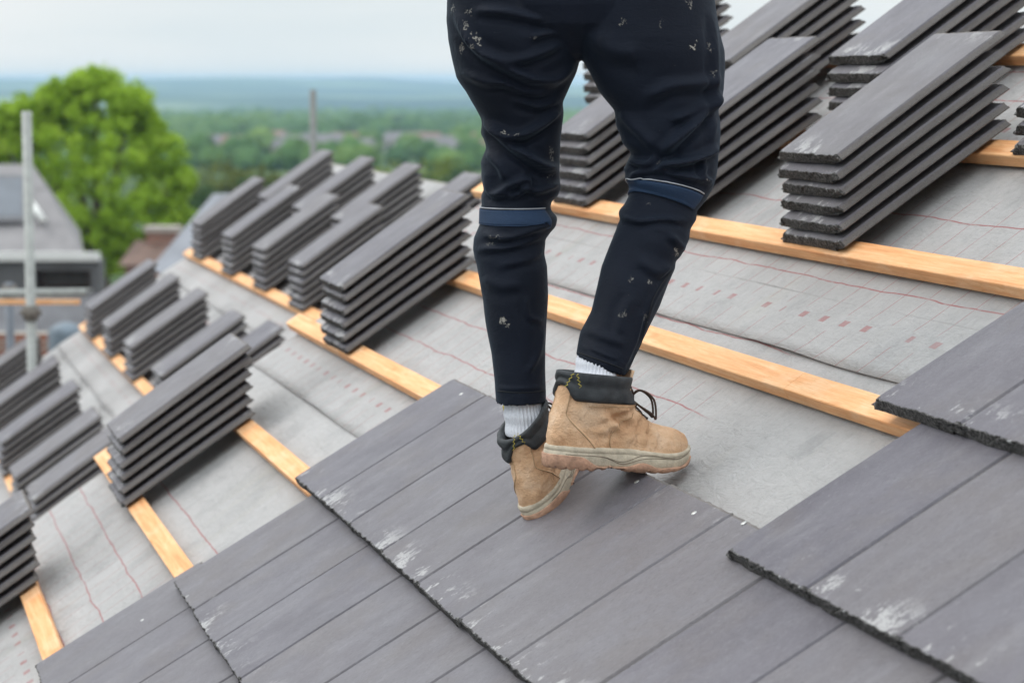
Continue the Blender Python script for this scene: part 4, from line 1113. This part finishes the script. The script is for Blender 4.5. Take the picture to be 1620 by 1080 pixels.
# boundary wall, shed roof and blue tarpaulin beyond the far verge
mb = MB(); p = at(5, 545, 24); mb.box(-3.2, 1.35, -.11, .11, -p[2], 0); o = mb.build('garden_wall', BRICK, None, False); o.location = (p[0], p[1], p[2] + .12)
tag(o, 'orange brick garden wall at the left edge beyond the far roof', 'wall')
def shed():
    D = 30.; c = at(95, 490, D); t = empty('shed', (c[0], c[1], 0)); tag(t, 'dark slate lean-to below the rail at left', 'shed')
    zt = c[2] + .1; mb = MB(); mb.box(-1.3, .42, 0, 2.0, 0, zt - .45); mb.build('wall', DARKW, t, False)
    mb = MB(); mb.add([(-1.4, -.1, zt - .5), (.5, -.1, zt - .5), (.5, 1.0, zt), (-1.4, 1.0, zt), (.5, 2.1, zt - .5), (-1.4, 2.1, zt - .5)], [(0, 1, 2, 3), (3, 2, 4, 5), (1, 4, 2), (0, 3, 5)]); mb.build('roof', simple('dark_slates', (.11, .11, .12), .7, 4, .3), t, False)
shed()
p = at(103, 527, 22); mb = MB(); mb.loft([[(math.cos(q) * rr * (1 + .2 * math.sin(3 * q + z_)), math.sin(q) * rr, z_ * .1) for q in np.linspace(0, 6.28, 24, False)] for rr, z_ in ((.15, -60), (.15, 0), (.14, .4), (.09, .8), (.03, 1))])
o = mb.build('tarpaulin', simple('blue_tarpaulin', (.16, .20, .24), .5, 9, .3)); o.location = p; tag(o, 'pale blue tarpaulin bundle beyond the far roof verge', 'tarpaulin')
# scaffold tubes
def tube_obj(name, pts, r, label, mat=STEEL, cat='scaffold pole', fit=None):
    o0 = np.array(pts[0]); mb = MB(); q = [np.array(p) - o0 for p in pts]; mb.tube([q[0], q[1]], r, 20)
    # open tube mouth
    o = mb.build(name, mat); o.location = o0; tag(o, label, cat)
    if fit is not None:
        for z in fit:
            m2 = MB(); m2.box(-.032, .032, -.032, .032, z - .035, z + .035); m2.tube([(-.05, 0, z), (.05, 0, z)], .014, 8); m2.build('coupler', simple('rusty_coupler', (.17, .15, .13), .6, 60, .4), o)
    return o
p = at(42, 176, 11.6); q = p.copy(); q[2] = terr(p[0], p[1]) ; tube_obj('scaffold_pole', [q, p], .0242, 'tall upright scaffold pole in front of the big tree', fit=[p[2] - q[2] - .97])
p = at(495, 142, 17.5); q = p.copy(); q[2] = 0.; tube_obj('scaffold_pole', [q, p], .0242, 'thin distant upright scaffold pole above the far tile stacks', simple('dull_tube', (.20, .205, .20), .6, 30, .2))
p = at(14, 447, 13.); q = p.copy(); q[2] = 0.; tube_obj('scaffold_pole', [q, p], .0242, 'short upright scaffold pole at the left edge, rail clipped to it', simple('blue_grey_tube', (.15, .17, .20), .5, 30, .2), fit=[p[2] - .05])
tube_obj('guard_rail', [at(-260, 468, 12.6), at(136, 463, 12.4)], .0242, 'horizontal scaffold tube crossing the neighbouring house at left', cat='guard rail')
mb = MB(); p = at(-60, 474, 12.75); mb.box(-.6, .62, -.018, .018, -.024, .0); o = mb.build('toe_board', WOOD, None, False); o.location = p; tag(o, 'orange timber board along the underside of the guard rail', 'board')
# the air
m = bpy.data.materials.new('thin_haze'); m.use_nodes = True; nt = m.node_tree; nt.nodes.remove(nt.nodes['Principled BSDF'])
pv = nt.nodes.new('ShaderNodeVolumePrincipled'); pv.inputs['Color'].default_value = (.54, .76, 1.0, 1); pv.inputs['Density'].default_value = HAZE
nt.links.new(pv.outputs[0], nt.nodes['Material Output'].inputs['Volume'])
mb = MB(); mb.box(-9000, 9000, -9000, 9000, -75, 16); o = mb.build('haze', m, None, False); tag(o, kind='stuff')
#BACKGROUND-END
# ------------------------------------------------------------------ light, sky, camera
def sky():
    w = bpy.data.worlds.new('World'); SC.world = w; w.use_nodes = True; nt = w.node_tree
    bg = nt.nodes['Background']; bg.inputs[1].default_value = .12
    s = nt.nodes.new('ShaderNodeTexSky'); s.sky_type = 'NISHITA'; s.sun_disc = False
    s.sun_elevation = R(SUN_EL); s.sun_rotation = R(SUN_ROT); s.air_density = 1; s.dust_density = 2.5; s.ozone_density = 1.5
    tc = nt.nodes.new('ShaderNodeTexCoord'); mp = nt.nodes.new('ShaderNodeMapping'); mp.inputs['Scale'].default_value = (1, 1, 7)
    nt.links.new(tc.outputs['Generated'], mp.inputs[0])
    n = nt.nodes.new('ShaderNodeTexNoise'); n.inputs['Scale'].default_value = 3.; n.inputs['Detail'].default_value = 6; n.inputs['Roughness'].default_value = .5
    nt.links.new(mp.outputs[0], n.inputs[0])
    cr = nt.nodes.new('ShaderNodeValToRGB'); nt.links.new(n.outputs[0], cr.inputs[0])
    cr.color_ramp.elements[0].position = .3; cr.color_ramp.elements[0].color = (6.2, 7.0, 7.35, 1)
    cr.color_ramp.elements[1].position = .66; cr.color_ramp.elements[1].color = (7.9, 8.1, 8.1, 1)
    mx = nt.nodes.new('ShaderNodeMix'); mx.data_type = 'RGBA'; mx.inputs[0].default_value = .93
    nt.links.new(s.outputs[0], mx.inputs[6]); nt.links.new(cr.outputs[0], mx.inputs[7])
    sx = nt.nodes.new('ShaderNodeSeparateXYZ'); nt.links.new(tc.outputs['Generated'], sx.inputs[0])
    gr = nt.nodes.new('ShaderNodeMapRange'); gr.inputs[1].default_value = .06; gr.inputs[2].default_value = 1; gr.inputs[3].default_value = 1; gr.inputs[4].default_value = 2.3   # an overcast sky is brightest overhead
    nt.links.new(sx.outputs[2], gr.inputs[0])
    vm = nt.nodes.new('ShaderNodeVectorMath'); vm.operation = 'SCALE'; nt.links.new(mx.outputs[2], vm.inputs[0]); nt.links.new(gr.outputs[0], vm.inputs['Scale'])
    nt.links.new(vm.outputs[0], bg.inputs[0])
SUN_EL, SUN_ROT = 52, -60
sky()
sun = bpy.data.lights.new('sun', 'SUN'); sun.energy = 1.0; sun.angle = R(26); sun.color = (1, .965, .92)
so = bpy.data.objects.new('sun', sun); COL.objects.link(so)
def sun_dir(el, rot):   # towards the sun; rot measured clockwise from +Y as in the sky texture
    return Vector((math.sin(R(rot)) * math.cos(R(el)), math.cos(R(rot)) * math.cos(R(el)), math.sin(R(el))))
so.rotation_euler = sun_dir(SUN_EL, SUN_ROT).to_track_quat('Z', 'Y').to_euler()
so.location = (-20, 20, 40)
cam = bpy.data.cameras.new('camera'); co = bpy.data.objects.new('camera', cam); COL.objects.link(co)
cam.lens = 85; cam.sensor_width = 36; cam.clip_start = .05; cam.clip_end = 30000
co.location = CAM; co.rotation_euler = (R(90) - PITCH, 0, 0)
cam.dof.use_dof = True; cam.dof.focus_distance = 4.10; cam.dof.aperture_fstop = 5.6
SC.camera = co
SC.view_settings.view_transform = 'Standard'; SC.view_settings.look = 'None'; SC.view_settings.exposure = 0; SC.view_settings.gamma = 1
SC.cycles.max_bounces = 6; SC.cycles.volume_bounces = 1
